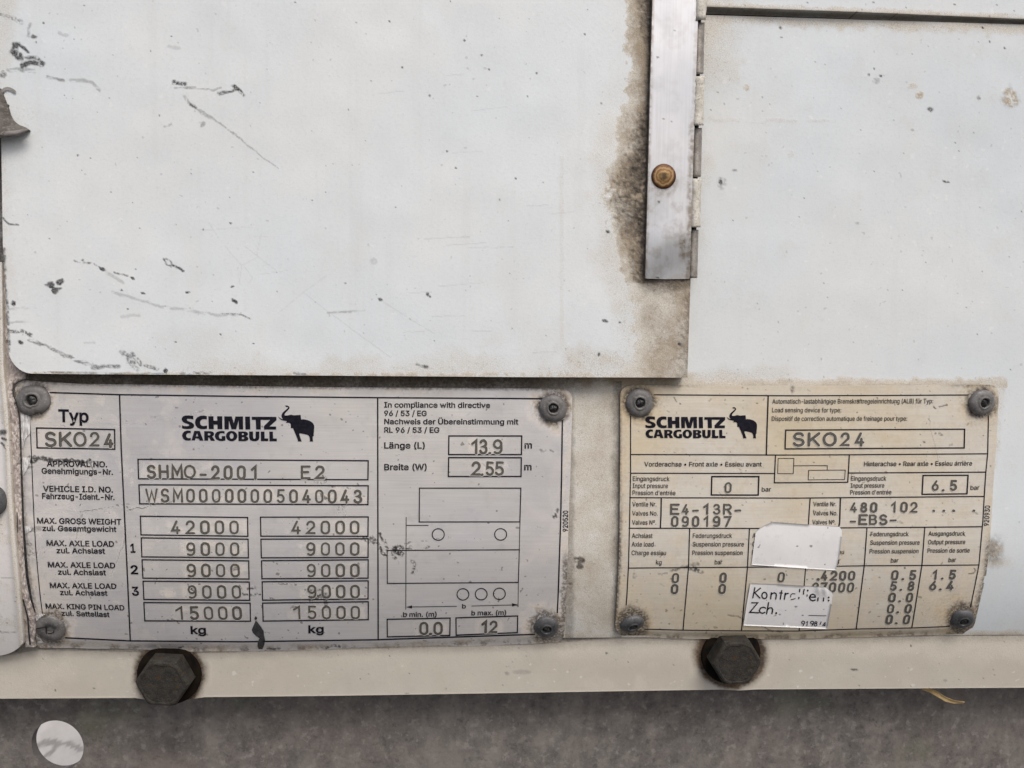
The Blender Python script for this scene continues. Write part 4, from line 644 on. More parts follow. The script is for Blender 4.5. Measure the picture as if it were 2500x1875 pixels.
ä 153 68 151,76 151,82 151,88 150,94 149,100 147,106 145,112 142,118 138,123 132,127 126,130 118,132 109,132 99,132 0,109 0,109 20,107 20,105 17,102 13,99 10,95 6,90 3,85 0,78 -2,71 -3,63 -3,54 -3,45 -1,37 2,30 6,24 11,19 18,15 25,13 33,12 42,13 50,14 57,17 63,21 68,25 72,30 76,36 79,43 81,49 83,56 84,63 85,70 86,78 88,86 88,92 89,97 90,101 91,104 92,107 94,108 97,108 100,108 101,108 107,107 112,105 117,102 121,99 124,94 127,89 129,83 130,77 130,70 130,64 129,59 127,54 124,50 121,46 118,43 115,41 111,39 108,16 114,20 123,25 130,31 136,37 141,45 145,52 148,60 150|108 75,107 74,105 72,102 72,99 71,95 70,91 69,87 68,83 68,79 67,75 67,72 66,69 66,63 65,58 64,53 62,48 60,44 58,41 55,38 51,37 47,36 41,37 36,38 32,40 28,43 25,47 23,51 21,56 19,61 18,67 18,75 18,83 20,90 23,95 27,100 31,104 37,106 42,108 48,108 54|99 205,103 206,107 205,111 204,114 201,116 198,118 194,119 190,118 186,116 182,114 179,111 176,107 175,103 174,99 175,95 176,91 179,89 182,87 186,87 190,87 194,89 198,91 201,95 204|42 205,46 206,50 205,54 204,57 201,60 198,61 194,62 190,61 186,60 182,57 179,54 176,50 175,46 174,42 175,38 176,35 179,32 182,31 186,30 190,31 194,32 198,35 201,38 204
è 159 68 150,81 151,89 151,97 149,104 147,112 144,119 139,126 134,131 127,136 120,140 111,143 101,145 89,146 76,146 67,29 67,29 87,133 87,122 79,121 89,120 98,117 106,113 113,109 119,103 123,97 127,89 129,81 130,72 129,64 127,58 123,52 118,47 113,43 106,40 99,38 91,38 83,38 70,38 59,40 50,43 42,48 35,53 29,59 24,67 21,75 19,83 18,89 18,95 19,100 21,104 23,109 25,112 29,115 32,118 37,120 41,143 36,141 28,137 22,132 15,126 10,119 5,111 2,103 -1,93 -3,83 -3,70 -2,57 1,46 6,36 14,28 23,22 33,17 45,14 59,13 73,14 88,17 102,22 114,28 125,36 134,45 141,56 147|71 169,45 208,72 208,90 169
é 159 68 150,81 151,89 151,97 149,104 147,112 144,119 139,126 134,131 127,136 120,140 111,143 101,145 89,146 76,146 67,29 67,29 87,133 87,122 79,121 89,120 98,117 106,113 113,109 119,103 123,97 127,89 129,81 130,72 129,64 127,58 123,52 118,47 113,43 106,40 99,38 91,38 83,38 70,38 59,40 50,43 42,48 35,53 29,59 24,67 21,75 19,83 18,89 18,95 19,100 21,104 23,109 25,112 29,115 32,118 37,120 41,143 36,141 28,137 22,132 15,126 10,119 5,111 2,103 -1,93 -3,83 -3,70 -2,57 1,46 6,36 14,28 23,22 33,17 45,14 59,13 73,14 88,17 102,22 114,28 125,36 134,45 141,56 147|70 169,88 208,115 208,89 169
ü 161 21 55,21 149,45 149,45 57,46 46,49 37,54 29,61 24,69 21,79 20,86 20,92 22,98 24,103 28,108 33,111 38,114 45,116 52,116 60,116 149,140 149,140 0,117 0,117 36,121 36,116 24,109 14,101 7,92 2,82 -1,72 -2,62 -1,53 1,45 4,38 9,32 15,27 23,24 32,21 43|105 205,109 206,113 205,117 204,120 201,123 198,124 194,125 190,124 186,123 182,120 179,117 176,113 175,109 174,105 175,101 176,98 179,95 182,93 186,93 190,93 194,95 198,98 201,101 204|48 205,52 206,57 205,60 204,64 201,66 198,68 194,68 190,68 186,66 182,64 179,60 176,57 175,52 174,48 175,44 176,41 179,38 182,37 186,36 190,37 194,38 198,41 201,44 204
• 153 69 122,76 122,84 122,91 120,98 117,104 112,109 107,114 101,117 94,119 87,119 79,119 72,117 64,114 58,109 52,104 46,98 42,91 39,84 37,76 36,69 37,62 39,55 42,49 46,43 52,39 58,36 64,34 72,33 79,34 87,36 94,39 101,43 107,49 112,55 117,62 120
  74 
'''
GLYPHS = {}
for line in GLYPH_DATA.strip('\n').split('\n'):
    ch = line[0]; rest = line[2:].split(' ', 1)
    GLYPHS[ch] = (float(rest[0]), [[tuple(float(a) for a in p.split()) for p in lp.split(',')] for lp in rest[1].split('|')] if len(rest) > 1 and rest[1] else [])
def clean(lp):
    o = []
    for p in lp:
        if not o or math.hypot(p[0] - o[-1][0], p[1] - o[-1][1]) > .6: o.append(p)
    while len(o) > 3 and math.hypot(o[0][0] - o[-1][0], o[0][1] - o[-1][1]) <= .6: o.pop()
    return o
def area(lp): return .5 * sum(a[0] * b[1] - b[0] * a[1] for a, b in zip(lp, lp[1:] + lp[:1]))
def fatten(loops, w):
    out = []
    for k, lp in enumerate(loops):
        lp = clean(lp); hole = any(all(inside(p_, o) for p_ in with_mids(lp)) for j, o in enumerate(loops) if j != k)
        if (area(lp) > 0) == bool(hole): lp = lp[::-1]
        n = len(lp); r = []
        for i in range(n):
            p, a, b = np.array(lp[i]), np.array(lp[i - 1]), np.array(lp[(i + 1) % n]); t1, t2 = unit(p - a), unit(b - p)
            n1_, n2_ = np.array((t1[1], -t1[0])), np.array((t2[1], -t2[0])); nn = n1_ + n2_; L_ = np.linalg.norm(nn)
            nn = n1_ if L_ < .2 else nn / L_; r.append(tuple(p + nn * w / max(.5, nn.dot(n1_))))
        out.append(r)
    return out
FATC = {}
def up_dir(x, y):
    k = 3.5e-5 + 1.05e-4 * min(1.2, max(0, (y - 1285) / 165)); return unit((-(-(x - 922) * k), -1.0))
def words(F_, s, p0, p1, cap, bold=0.0, up=None, d=0.0):
    """Print s along the line p0 to p1 (picture points), capital letters cap px tall."""
    p0, p1 = np.array(p0, float), np.array(p1, float)
    adv = 0; place = []
    for ch in s: place.append(adv); adv += GLYPHS[ch][0] if ch in GLYPHS else 70
    first = min((x for lp in GLYPHS[s[0]][1] for x, y in lp), default=0); g_ = GLYPHS[s[-1]]; last = place[-1] + max((x for lp in g_[1] for x, y in lp), default=g_[0])
    ux = (p1 - p0) / (last - first)
    for ch, a in zip(s, place):
        lps = GLYPHS[ch][1]
        if not lps: continue
        if (ch, bold) not in FATC: FATC[(ch, bold)] = fatten(lps, bold) if bold else [clean(l) for l in lps]
        L2 = []
        for lp in FATC[(ch, bold)]:
            r = []
            for x, y in lp:
                b_ = p0 + ux * (a + x - first); uu = up_dir(*b_) if up is None else np.array(up); r.append(tuple(b_ + uu * (cap / 200.0) * y))
            L2.append(r)
        F_.poly(L2, d)
def arc(cx, cy, rx, ry, a0, a1, n=10): return [(cx + rx * math.cos(math.radians(a0 + (a1 - a0) * i / n)), cy + ry * math.sin(math.radians(a0 + (a1 - a0) * i / n))) for i in range(n + 1)]
STROKES = {
    '0': [arc(.5, .72, .5, .28, 0, 180, 8) + arc(.5, .28, .5, .28, 180, 360, 8) + [(1, .72)]],
    'O': [arc(.5, .5, .5, .5, 0, 360, 22)], '1': [[(0, .74), (.72, 1), (.72, 0)]],
    '2': [arc(.5, .7, .47, .3, 170, -35, 10) + [(.0, .02), (1, .02)]],
    '3': [arc(.47, .76, .43, .24, 160, -80, 9) + [(.4, .53)] + arc(.48, .27, .5, .27, 78, -165, 11)],
    '4': [[(.62, 1), (.02, .24), (1, .24)], [(.74, .52), (.74, 0)]],
    '5': [[(.93, 1), (.16, 1), (.12, .55)] + arc(.47, .31, .5, .3, 118, -150, 11)],
    '6': [[(.72, 1), (.2, .55)] + arc(.5, .31, .48, .31, 150, 510, 18)],
    '7': [[(0, 1), (1, 1), (.36, 0)]],
    '8': [arc(.5, .76, .4, .24, 0, 360, 16), arc(.5, .27, .48, .27, 0, 360, 16)],
    '9': [arc(.5, .7, .48, .3, 0, 360, 16) + [(.98, .62)] + arc(.46, .32, .52, .32, 5, -130, 8)],
    'S': [arc(.5, .75, .44, .25, 25, 250, 10) + arc(.5, .25, .48, .26, 80, -160, 11)],
    'K': [[(0, 1), (0, 0)], [(.95, 1), (.03, .36)], [(.32, .58), (1, 0)]], 'H': [[(0, 1), (0, 0)], [(1, 1), (1, 0)], [(0, .5), (1, .5)]],
    'M': [[(0, 0), (.04, 1), (.5, .32), (.96, 1), (1, 0)]], 'W': [[(0, 1), (.24, 0), (.5, .85), (.76, 0), (1, 1)]],
    'E': [[(1, 1), (0, 1), (0, 0), (1, 0)], [(0, .52), (.8, .52)]],
    'R': [[(0, 0), (0, 1), (.55, 1)] + arc(.58, .74, .38, .26, 85, -85, 8) + [(.03, .48)], [(.5, .48), (1, 0)]],
    'B': [[(0, .02), (0, 1), (.5, 1)] + arc(.52, .77, .38, .23, 85, -85, 8) + [(.03, .54)], [(.5, .54)] + arc(.54, .27, .44, .27, 85, -85, 8) + [(.0, .0)]],
    '-': [[(0, .5), (1, .5)]], '.': [[(.45, .02), (.55, .04)]], ',': [[(.6, .08), (.3, -.12)]]}
class Stamp:
    def __init__(self): self.o, self.i, self.h = Flat(), Flat(), Flat()
    def put(self, s, f, boxes, y0, y1, w=None):
        w = w or 5.0
        for ch, bx_ in zip(s, boxes):
            a, b = bx_[0], bx_[1]; t0, t1 = (bx_[2], bx_[3]) if len(bx_) > 2 else (y0, y1)
            if ch == ' ': continue
            j = random.Random(hash_s(s) + int(a)); sk_ = j.uniform(-.5, .5)
            q0 = np.array(f(a, t0)); q1 = np.array(f(b, t1)); wi = w
            cx0, cy0 = q0 + w / 2 * .9; cx1, cy1 = q1 - w / 2 * .9
            if ch in '-.,': cx0, cx1 = q0[0], q1[0]
            for P in STROKES[ch]:
                Z_ = []
                for u, v in P:
                    y_ = cy1 + (cy0 - cy1) * v; x_ = cx0 + (cx1 - cx0) * u; uu = up_dir(x_, y_); Z_.append((x_ + uu[0] * (cy1 - y_) + sk_ * v + j.uniform(-.28, .28), y_ + j.uniform(-.28, .28)))
                w_ = w * j.uniform(.88, 1.14)
                self.h.ribbon([(x + .5, y + .7) for x, y in Z_], w_ * 1.32, d=-.00003); self.o.ribbon(Z_, w_); self.i.ribbon(Z_, w_ * .42, d=.00003)  # flat strokes: groove shade and offset highlight are painted tones
    def build(self, parent, d, name='stamped_lettering'):
        o = self.o.build(name, S, d, M_STAMP, parent); self.h.build('groove_glint', S, d, M_GLINT, o)
        self.i.build('groove_floor', S, d, M_STAMP_IN, o)
def hash_s(s): return sum(ord(c) * (i + 3) for i, c in enumerate(s))
def even(a, b, w, n): return [(a + (b - a - w) * k / (n - 1), a + (b - a - w) * k / (n - 1) + w) for k in range(n)]
def logo(F_, G_, xf):
    """Heavy two-line wordmark (F_) and elephant silhouette (G_); xf maps picture points of the wide plate."""
    g = lambda *xy: [xf(*LG(x, y)) for x, y in xy]
    el = lambda cx, cy, rx, ry, n=26: [xf(*LG(cx + rx * math.cos(6.2832 * i / n), cy + ry * math.sin(6.2832 * i / n))) for i in range(n)]
    F_.poly([g((355,130),(355,205),(300,192),(240,190),(218,205),(225,225),(260,245),(320,265),(360,295),(375,325),(370,355),(345,385),(300,402),(220,405),(160,398),(122,388),(120,325),(170,340),(230,345),(268,335),(270,315),(250,300),(190,282),(140,255),(115,215),(118,175),(145,140),(195,122),(260,120))])
    F_.poly([g((637,135),(637,205),(590,197),(545,200),(510,225),(495,265),(505,310),(540,337),(590,342),(642,330),(642,398),(580,408),(510,405),(445,378),(405,330),(390,265),(405,205),(445,155),(510,128),(580,125))])
    F_.poly([g((668,138),(775,138),(778,230),(853,230),(853,138),(957,138),(960,408),(860,408),(856,312),(780,312),(782,406),(678,406))])
    F_.poly([g((998,140),(1155,140),(1197,285),(1232,142),(1388,142),(1392,412),(1305,412),(1297,220),(1245,410),(1152,410),(1095,225),(1092,410),(1005,410))])
    F_.poly([g((1432,145),(1533,145),(1540,413),(1440,413))])
    F_.poly([g((1570,148),(2082,150),(2085,218),(1940,350),(2078,352),(2078,415),(1825,415),(1822,345),(1955,213),(1755,213),(1758,413),(1660,413),(1652,213),(1572,211))])
    F_.poly([g((303,440),(303,492),(270,485),(235,492),(210,520),(208,555),(230,585),(265,592),(305,588),(305,638),(255,645),(195,640),(145,605),(122,545),(135,490),(175,450),(235,433))])
    F_.poly([g((378,440),(490,442),(568,645),(488,645),(470,600),(400,600),(390,640),(318,640)), g((435,490),(460,555),(410,555))])
    F_.poly([g((582,448),(720,448),(770,465),(790,500),(780,535),(745,560),(770,580),(805,648),(720,648),(690,585),(665,580),(665,645),(585,645)), g((660,490),(690,490),(710,500),(712,522),(690,535),(660,535))])
    F_.poly([g((1005,450),(1003,500),(960,490),(915,495),(890,525),(888,565),(905,600),(940,608),(948,600),(948,550),(1022,550),(1022,642),(960,655),(895,650),(835,620),(803,565),(808,510),(845,465),(905,445),(960,443))])
    F_.poly([el(1152, 550, 118, 107), el(1153, 548, 40, 58)])
    F_.poly([g((1290,455),(1430,455),(1480,475),(1495,505),(1482,535),(1450,550),(1485,568),(1502,600),(1490,635),(1440,655),(1295,655)), g((1368,490),(1395,490),(1412,510),(1395,528),(1368,530)), g((1368,572),(1400,572),(1418,592),(1400,612),(1367,612))])
    F_.poly([g((1515,455),(1595,455),(1598,580),(1612,605),(1635,605),(1650,580),(1652,455),(1728,455),(1728,590),(1705,635),(1650,658),(1590,655),(1535,630),(1518,585))])
    F_.poly([g((1758,457),(1835,457),(1838,598),(1915,600),(1915,655),(1760,655))]); F_.poly([g((1935,457),(2010,457),(2013,600),(2092,602),(2092,658),(1940,658))])
    P = ((535,155),(600,150),(650,158),(690,190),(708,228),(695,265),(650,320),(590,380),(545,430),(520,480),(525,510),(545,520),(620,518),(680,505),(730,490),(780,487),(835,508),(900,510),(1000,502),(1108,495),(1118,520),(1128,600),(1132,665),(1200,658),(1290,668),(1380,690),(1460,720),(1530,765),(1580,815),(1610,880),(1617,960),(1610,1080),(1598,1180),(1595,1250),(1605,1275),(1568,1285),(1562,1340),(1568,1440),(1578,1478),(1440,1478),(1455,1445),(1455,1380),(1440,1310),(1405,1260),(1350,1230),(1250,1205),(1150,1185),(1075,1182),(1065,1195),(1080,1260),(1120,1380),(1155,1478),(1005,1478),(1015,1440),(990,1360),(930,1220),(870,1080),(835,988),(750,985),(755,920),(748,840),(725,805),(670,788),(570,788),(600,745),(600,725),(520,715),(430,695),(360,655),(310,600),(285,550),(320,580),(360,615),(410,645),(470,658),(430,610),(408,550),(410,500),(440,430),(500,370),(570,310),(630,260),(655,225),(640,205),(580,205))
    G_.poly([[xf(*LE(x, y)) for x, y in P]])
def shade_x(): pass

# ------------------------------------------------------------------ sealing caps that hold the plates
def cap_mesh(r, kind):
    if kind == 'flat': return lathe([(r, -.0006), (r, .0006), (r * .96, .0011), (r * .6, .0013), (r * .3, .0013), (r * .28, .0008), (r * .2, .0009)], 44)
    return lathe([(r, -.0008), (r, .0004), (r * .95, .0010), (r * .78, .0017), (r * .58, .0020), (r * .52, .0019), (r * .47, .0024), (r * .38, .0024), (r * .345, .0018), (r * .34, .0004), (r * .1, .0003)], 44)
def cap(parent, px, py, r, d, mat, kind='hollow', tilt=(0, 0), slit=.6, squash=1.0):
    V_, q_, t_ = cap_mesh(r * MM, kind); rr = random.Random(int(px)); V_ = V_.copy()
    ang = np.arctan2(V_[:, 1], V_[:, 0]); k = 1 + .035 * np.sin(ang * 2 + rr.random() * 6) + .02 * np.sin(ang * 5 + rr.random() * 6)
    if kind == 'notch': k = k * (1 - .2 * np.exp(-((ang + 1.35) / .22) ** 2))
    V_[:, 2] *= .78; V_[:, 0] *= k; V_[:, 1] *= k * squash; V_[:, 2] += .00012 * np.sin(ang * 3 + rr.random() * 6) * (np.hypot(V_[:, 0], V_[:, 1]) > r * MM * .5)
    Mx = frame_at(px, py, d, tilt); o = local('sealing_cap', V_, q_, t_, mat, Mx, parent)
    if kind != 'flat':
        rc = r * MM * .3
        V2, q2, t2 = lathe([(rc, .0003), (rc, .0009), (rc * .8, .0013), (rc * .3, .0013)], 24)
        V2 = V2.copy(); V2[:, 2] += np.where(np.abs(V2[:, 0] * math.cos(slit) + V2[:, 1] * math.sin(slit)) < rc * .28, .0005, 0)
        c = local('rivet_core', V2, q2, t2, M_CORE, Matrix.Identity(4), o)
        c.matrix_parent_inverse = Matrix.Identity(4)
    return o

# ------------------------------------------------------------------ wide silver data plate
PD = .0013
plate1 = empty('data_plate', S(720, 1270, 0))
tag(plate1, 'wide silver vehicle data plate with elephant emblem and 42000 kg gross weight rows', 'data plate', 'metal data plates')
X, Y = grid_px((edge_x([(34, 929), (68, 929), (100, 932), (194, 937), (800, 945.5), (1375, 949), (1397, 950)]),
                edge_x([(90, 1581), (113, 1582), (172, 1581.5), (226, 1584), (300, 1583.5), (470, 1591), (653, 1588.5), (900, 1584), (1114, 1579), (1256, 1573), (1376, 1568)]),
                edge_y([(34, 929), (40, 980), (47, 1030), (51, 1126), (59, 1293), (65, 1383), (77, 1462), (88, 1507), (90, 1581)]),
                edge_y([(1397, 950), (1397, 996), (1392.5, 1162), (1389, 1249), (1386.5, 1344), (1382, 1486), (1376, 1568)])), 2.5, (14, 26, 22, 10))
st = StainShade(X, Y); n1 = fbm(X, Y, 60, 3); n2 = fbm(X, Y, 20, 8); n3 = fbm(X, Y, 8, 18)
st.add(0, .42 * ss(30, 4, Y - 945 + (n2 - .5) * 26) * ss(.3, .6, n1)); st.add(0, .30 * ss(420, 90, X + (n1 - .5) * 200)); st.add(0, .20 * ss(1150, 1330, X + (n1 - .5) * 160)); st.add(0, .26 * ss(.5, .72, n1) * ss(900, 300, X)); st.add(0, .3 * ss(.55, .72, n2) * ss(700, 200, X))
lip = Y - np.interp(X, [90, 318, 594, 922, 1301, 1390], [1556, 1565, 1567, 1562.5, 1549, 1546])
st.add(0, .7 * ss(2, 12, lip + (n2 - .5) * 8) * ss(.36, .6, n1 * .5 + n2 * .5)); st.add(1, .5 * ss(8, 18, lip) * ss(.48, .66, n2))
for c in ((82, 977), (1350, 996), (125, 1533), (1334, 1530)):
    rr = np.hypot(X - c[0], Y - c[1]); st.add(0, .75 * ss(80, 36, rr + (n2 - .5) * 36)); st.add(1, .75 * ss(52, 33, rr + (n2 - .5) * 16))  # dirt halo plus a painted contact-shade ring round each cap
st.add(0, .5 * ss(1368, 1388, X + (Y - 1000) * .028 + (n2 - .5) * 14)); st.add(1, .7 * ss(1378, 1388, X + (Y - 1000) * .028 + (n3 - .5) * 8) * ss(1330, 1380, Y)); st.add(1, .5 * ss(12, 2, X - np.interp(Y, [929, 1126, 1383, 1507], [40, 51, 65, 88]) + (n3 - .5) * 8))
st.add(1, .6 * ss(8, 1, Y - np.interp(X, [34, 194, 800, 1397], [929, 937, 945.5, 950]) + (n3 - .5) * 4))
sp = lambda f, P, w, a=.85, r=.4, s=1, tp=0, g=5, sx=1.0, ch=3: st.stroke(pts(f, *P), w, a, ch, r, s, tp, g, sx)
sp(A, ((310, 985), (450, 975), (620, 995), (800, 1000), (980, 1008)), 10, .95, .12, 3, .6, 5, 2); sp(A, ((270, 690), (420, 690)), 2.5, .4, .3, 5); sp(A, ((290, 1065), (345, 1060)), 4, .7, .3, 6)
sp(A, ((620, 1005), (940, 1000), (1110, 1005)), 2.5, .7, .35, 8); st.blob(A(965, 1000), 7, 7, .95, 3, 0, 3, .15); sp(A, ((980, 1020), (1000, 1080), (1010, 1110)), 2.5, .8, .3, 9)
sp(A, ((865, 1545), (1040, 1522), (1200, 1496), (1400, 1462)), 2.4, .8, .3, 10, .7, 4); sp(A, ((1370, 1535), (1480, 1505), (1540, 1508), (1700, 1462), (1860, 1440)), 3, .85, .3, 11, .75, 4); sp(A, ((1150, 640), (1500, 580), (1900, 530)), 1.4, .4, .4, 12); sp(A, ((640, 600), (705, 622)), 1.6, .6, .3, 13)
sp(A, ((1630, 520), (1690, 518)), 3.5, .6, .4, 14); sp(A, ((2060, 490), (2200, 450)), 3, .6, .45, 15); st.blob(A(1810, 470), 18, 20, .22, 0, 0, 16, .2)
sp(B, ((1350, 340), (1335, 460), (1280, 610), (1190, 805)), 4.2, .62, .2, 17, .5, 5); sp(B, ((885, 140), (870, 210), (850, 290), (822, 390)), 4.5, .6, .34, 18, .4, 5); sp(B, ((470, 300), (640, 298), (850, 310)), 2.6, .6, .35, 19)
sp(B, ((330, 300), (430, 290)), 8, .6, .4, 20); sp(B, ((300, 440), (335, 480), (320, 560), (385, 560)), 7, .6, .45, 21); sp(B, ((430, 500), (380, 580)), 2, .6, .3, 22); st.blob(B(1820, 970), 20, 13, .5, 0, 0, 23, .38); sp(B, ((1820, 1270), (1870, 1220)), 2, .5, .3, 24)
st.add(0, .4 * ss(60, 0, X - np.interp(Y, [929, 1126, 1383, 1507], [40, 51, 65, 88]) + (n2 - .5) * 30) * (Y > 1250))
for P, w, s in ((((1590, 860), (1660, 870), (1690, 850)), 4, 1), (((1720, 890), (1760, 895)), 4, 2), (((1640, 960), (1690, 995)), 5, 3), (((1790, 1060), (1800, 1105)), 5, 4), (((1830, 1080), (1850, 1130)), 5, 5), (((1820, 1050), (1840, 1070)), 3, 6), (((720, 1040), (830, 970)), 1.8, 7), (((1650, 800), (1690, 830)), 4, 8), (((1860, 905), (1890, 910)), 2.5, 9)):
    sp(C, P, w, .75, .44, s, 0, 4)
for P, w, s in ((((1040, 720), (1100, 715)), 5, 1), (((970, 700), (1000, 760)), 4, 2), (((1010, 770), (1140, 770)), 4, 3), (((545, 690), (590, 740), (560, 700)), 4, 4), (((1590, 740), (1650, 730)), 3, 5), (((1560, 800), (1690, 770)), 9, 6), (((1680, 820), (1690, 860)), 6, 7), (((1820, 160), (1840, 220)), 4, 8), (((1420, 880), (1460, 890)), 6, 9), (((880, 575), (960, 560)), 3, 10), (((1960, 290), (2080, 330)), 8, 11), (((1300, 680), (1440, 690)), 3, 12), (((1690, 1215), (1740, 1195), (1800, 1200)), 4, 13), (((1200, 1225), (1300, 1220)), 3, 14), (((460, 1210), (500, 1205)), 4, 15), (((1490, 730), (1640, 735)), 3, 16), (((1225, 800), (1255, 806)), 2.4, 17)):
    sp(D, P, w, .85, .42, s + 30, 0, 4)
for P, w, s in ((((110, 330), (150, 400)), 5, 1), (((105, 440), (130, 520), (175, 560)), 5, 2), (((170, 420), (200, 490)), 5, 3), (((260, 480), (320, 470), (350, 490)), 8, 4), (((270, 530), (340, 530)), 8, 5), (((240, 520), (245, 545)), 5, 6), (((262, 578), (280, 572)), 5, 7), (((390, 430), (430, 415)), 4, 8), (((390, 475), (435, 470)), 6, 9), (((565, 490), (620, 460)), 4, 10), (((700, 380), (760, 375)), 2.4, 11), (((820, 368), (840, 366)), 3, 12), (((440, 610), (480, 630), (470, 690), (460, 730)), 6, 13), (((1900, 150), (1950, 80)), 6.5, 14), (((1885, 155), (1925, 160)), 4, 15), (((30, 380), (70, 420)), 8, 16), (((1330, 1030), (1345, 1010)), 3, 17), (((540, 405), (610, 398)), 2, 18)):
    sp(F, P, w, .9, .44, s + 60, 0, 4)
sp(E, ((1780, 760), (1810, 740)), 6, .6, .42, 5, 0, 4); sp(E, ((1870, 735), (1900, 745)), 3, .7, .3, 6); sp(E, ((1700, 690), (1760, 690)), 1.5, .3, .3, 7); st.blob(F(1855, 36), 3.5, 3.5, .6, 0, 0, 5, .1, .5, 5, True)
for _ in range(150): st.blob((rnd.uniform(60, 1390), rnd.uniform(945, 1570)), rnd.uniform(.9, 2.2), rnd.uniform(.9, 1.6), rnd.uniform(.3, .85), 3, 0, rnd.randrange(99), .1, .6)
for _ in range(40):
    x_, y_ = rnd.uniform(70, 1380), rnd.uniform(950, 1560); sp(lambda x, y: (x, y), ((x_, y_), (x_ + rnd.uniform(-14, 14), y_ + rnd.uniform(-8, 8))), rnd.uniform(.8, 1.6), rnd.uniform(.2, .5), .3, rnd.randrange(99))
for x0, y0, x1, y1 in ((90, 1050, 280, 1092), (340, 1124, 520, 1168), (340, 1186, 900, 1228), (405, 1268, 605, 1304), (690, 1268, 895, 1304), (440, 1320, 605, 1358), (730, 1320, 895, 1358), (440, 1374, 605, 1410), (730, 1374, 895, 1410), (440, 1426, 610, 1463), (730, 1426, 895, 1463), (420, 1478, 610, 1514), (700, 1478, 895, 1514), (1140, 1066, 1240, 1112), (1140, 1122, 1240, 1166), (1010, 1515, 1095, 1555), (1160, 1512, 1230, 1550)):
    st.add(0, .34 * ss(10, -6, np.maximum(np.maximum(x0 - X, X - x1), np.maximum(y0 - Y, Y - y1)) + (n2 - .5) * 16) * ss(.3, .6, n2))
relief = -.0014 * ss(2, 20, lip) + .0005 * ss(36, 8, X - np.interp(Y, [929, 1126, 1383, 1507], [40, 51, 65, 88])) * fbm(X, Y, 26, 61) * (Y > 1000) + (fbm(X, Y, 300, 91) - .5) * .0012
REL1 = (X, Y, relief)
plate_sheet1 = sheet('sheet', X, Y, S, PD, .0009, M_PLATE1, plate1, st, relief)
WALL_S = S
def on_plate(X, Y, rel):
    """Surface function that follows the plate's own dents, so print lies on it."""
    ny, nx = X.shape; x0, x1 = X[:, 0], X[:, -1]
    def f(px, py, d=0.0):
        px = np.asarray(px, float); py = np.asarray(py, float)
        t = np.interp(px, X[0], np.arange(nx)) ; top = np.interp(px, X[0], Y[0]); bot = np.interp(px, X[-1], Y[-1])
        v = np.clip((py - top) / (bot - top), 0, 1) * (ny - 1)
        lx = np.interp(py, Y[:, 0], X[:, 0]); rx = np.interp(py, Y[:, -1], X[:, -1]); u = np.clip((px - lx) / (rx - lx), 0, 1) * (nx - 1)
        i = np.clip(u.astype(int), 0, nx - 2); j = np.clip(v.astype(int), 0, ny - 2); fu, fv = u - i, v - j
        rr = (rel[j, i] * (1 - fu) + rel[j, i + 1] * fu) * (1 - fv) + (rel[j + 1, i] * (1 - fu) + rel[j + 1, i + 1] * fu) * fv
        return WALL_S(px, py, PD + d + rr)
    return f
SP1 = on_plate(*REL1); PRINT = .00013

W1 = 3.4
ln = Flat()
def rect(f, P, w=W1): ln.ribbon(pts(f, *P), w, True, dens=30)
def seg(P, w=W1): ln.ribbon(P, w, dens=30)
seg([(122, 958.3), (291.6, 963.5), (600, 967.8), (922, 970.9), (1330, 973.4)]); seg([(160, 1557.2), (318, 1564.8), (594, 1567), (922, 1562), (1305, 1548.7)])
seg(pts(A, (325, 615), (340, 940), (352, 1270), (366, 1600)) + pts(B, (385, 500), (412, 800), (435, 1030), (458, 1205)), 2.2)
seg([(291.6, 963.5)] + pts(A, (1310, 900), (1335, 1400)) + pts(B, (1355, 370), (1380, 900), (1407, 1502))); seg([(922, 971), (922.5, 1250), (923.3, 1562)])
seg(pts(E, (1993, 430), (1985, 1000), (1975, 1475)) + pts(F, (1965, 500), (1952, 900), (1941, 1140)))
rect(A, ((395, 640), (1237, 658), (1240, 870), (400, 855)), 3.2)
for P in (((125, 668), (2038, 680), (2036, 838), (130, 830)), ((133, 880), (2038, 888), (2036, 1045), (140, 1038))): rect(C, P, 3.1)
for P in (((145, 120), (1036, 131), (1038, 287), (150, 275)), ((1143, 128), (2038, 126), (2036, 287), (1146, 286)), ((152, 300), (1040, 311), (1043, 466), (157, 458)), ((1147, 311), (2038, 307), (2037, 463), (1150, 466)),
          ((159, 482), (1045, 491), (1048, 642), (166, 635)), ((1152, 490), (2038, 482), (2037, 635), (1155, 640)), ((167, 660), (1050, 667), (1054, 819), (174, 812)), ((1157, 665), (2038, 657), (2037, 808), (1160, 818)),
          ((174, 838), (1057, 843), (1060, 993), (182, 990)), ((1161, 842), (2039, 831), (2039, 980), (1165, 992))): rect(D, P, 3.0)
rect(E, ((825, 587), (1575, 587), (1572, 779), (823, 779)), 3.2); rect(E, ((823, 810), (1571, 811), (1568, 1004), (820, 1004)), 3.2)
ln.ribbon([E(523, 1124), E(1566, 1124), F(1556, 207), F(520, 208)], 2.6, True, dens=30); rect(F, ((190, 501), (1550, 494), (1540, 830), (192, 841)), 2.4)
for cx_, cy_, r_ in ((716, 337, 62), (1358, 336, 62), (970, 953, 61), (1158, 951, 61), (1345, 947, 61)): ln.ribbon([F(cx_ + r_ * math.cos(t * .2094), cy_ + r_ * .96 * math.sin(t * .2094)) for t in range(30)], 2.4, True)
seg(pts(F, (386, 160), (384, 600), (382, 1105)), 1.8); seg(pts(F, (386, 243), (612, 243)), 1.8); seg(pts(F, (1557, 210), (1550, 494)), 1.8); seg(pts(F, (1540, 830), (1537, 1080)), 1.8)
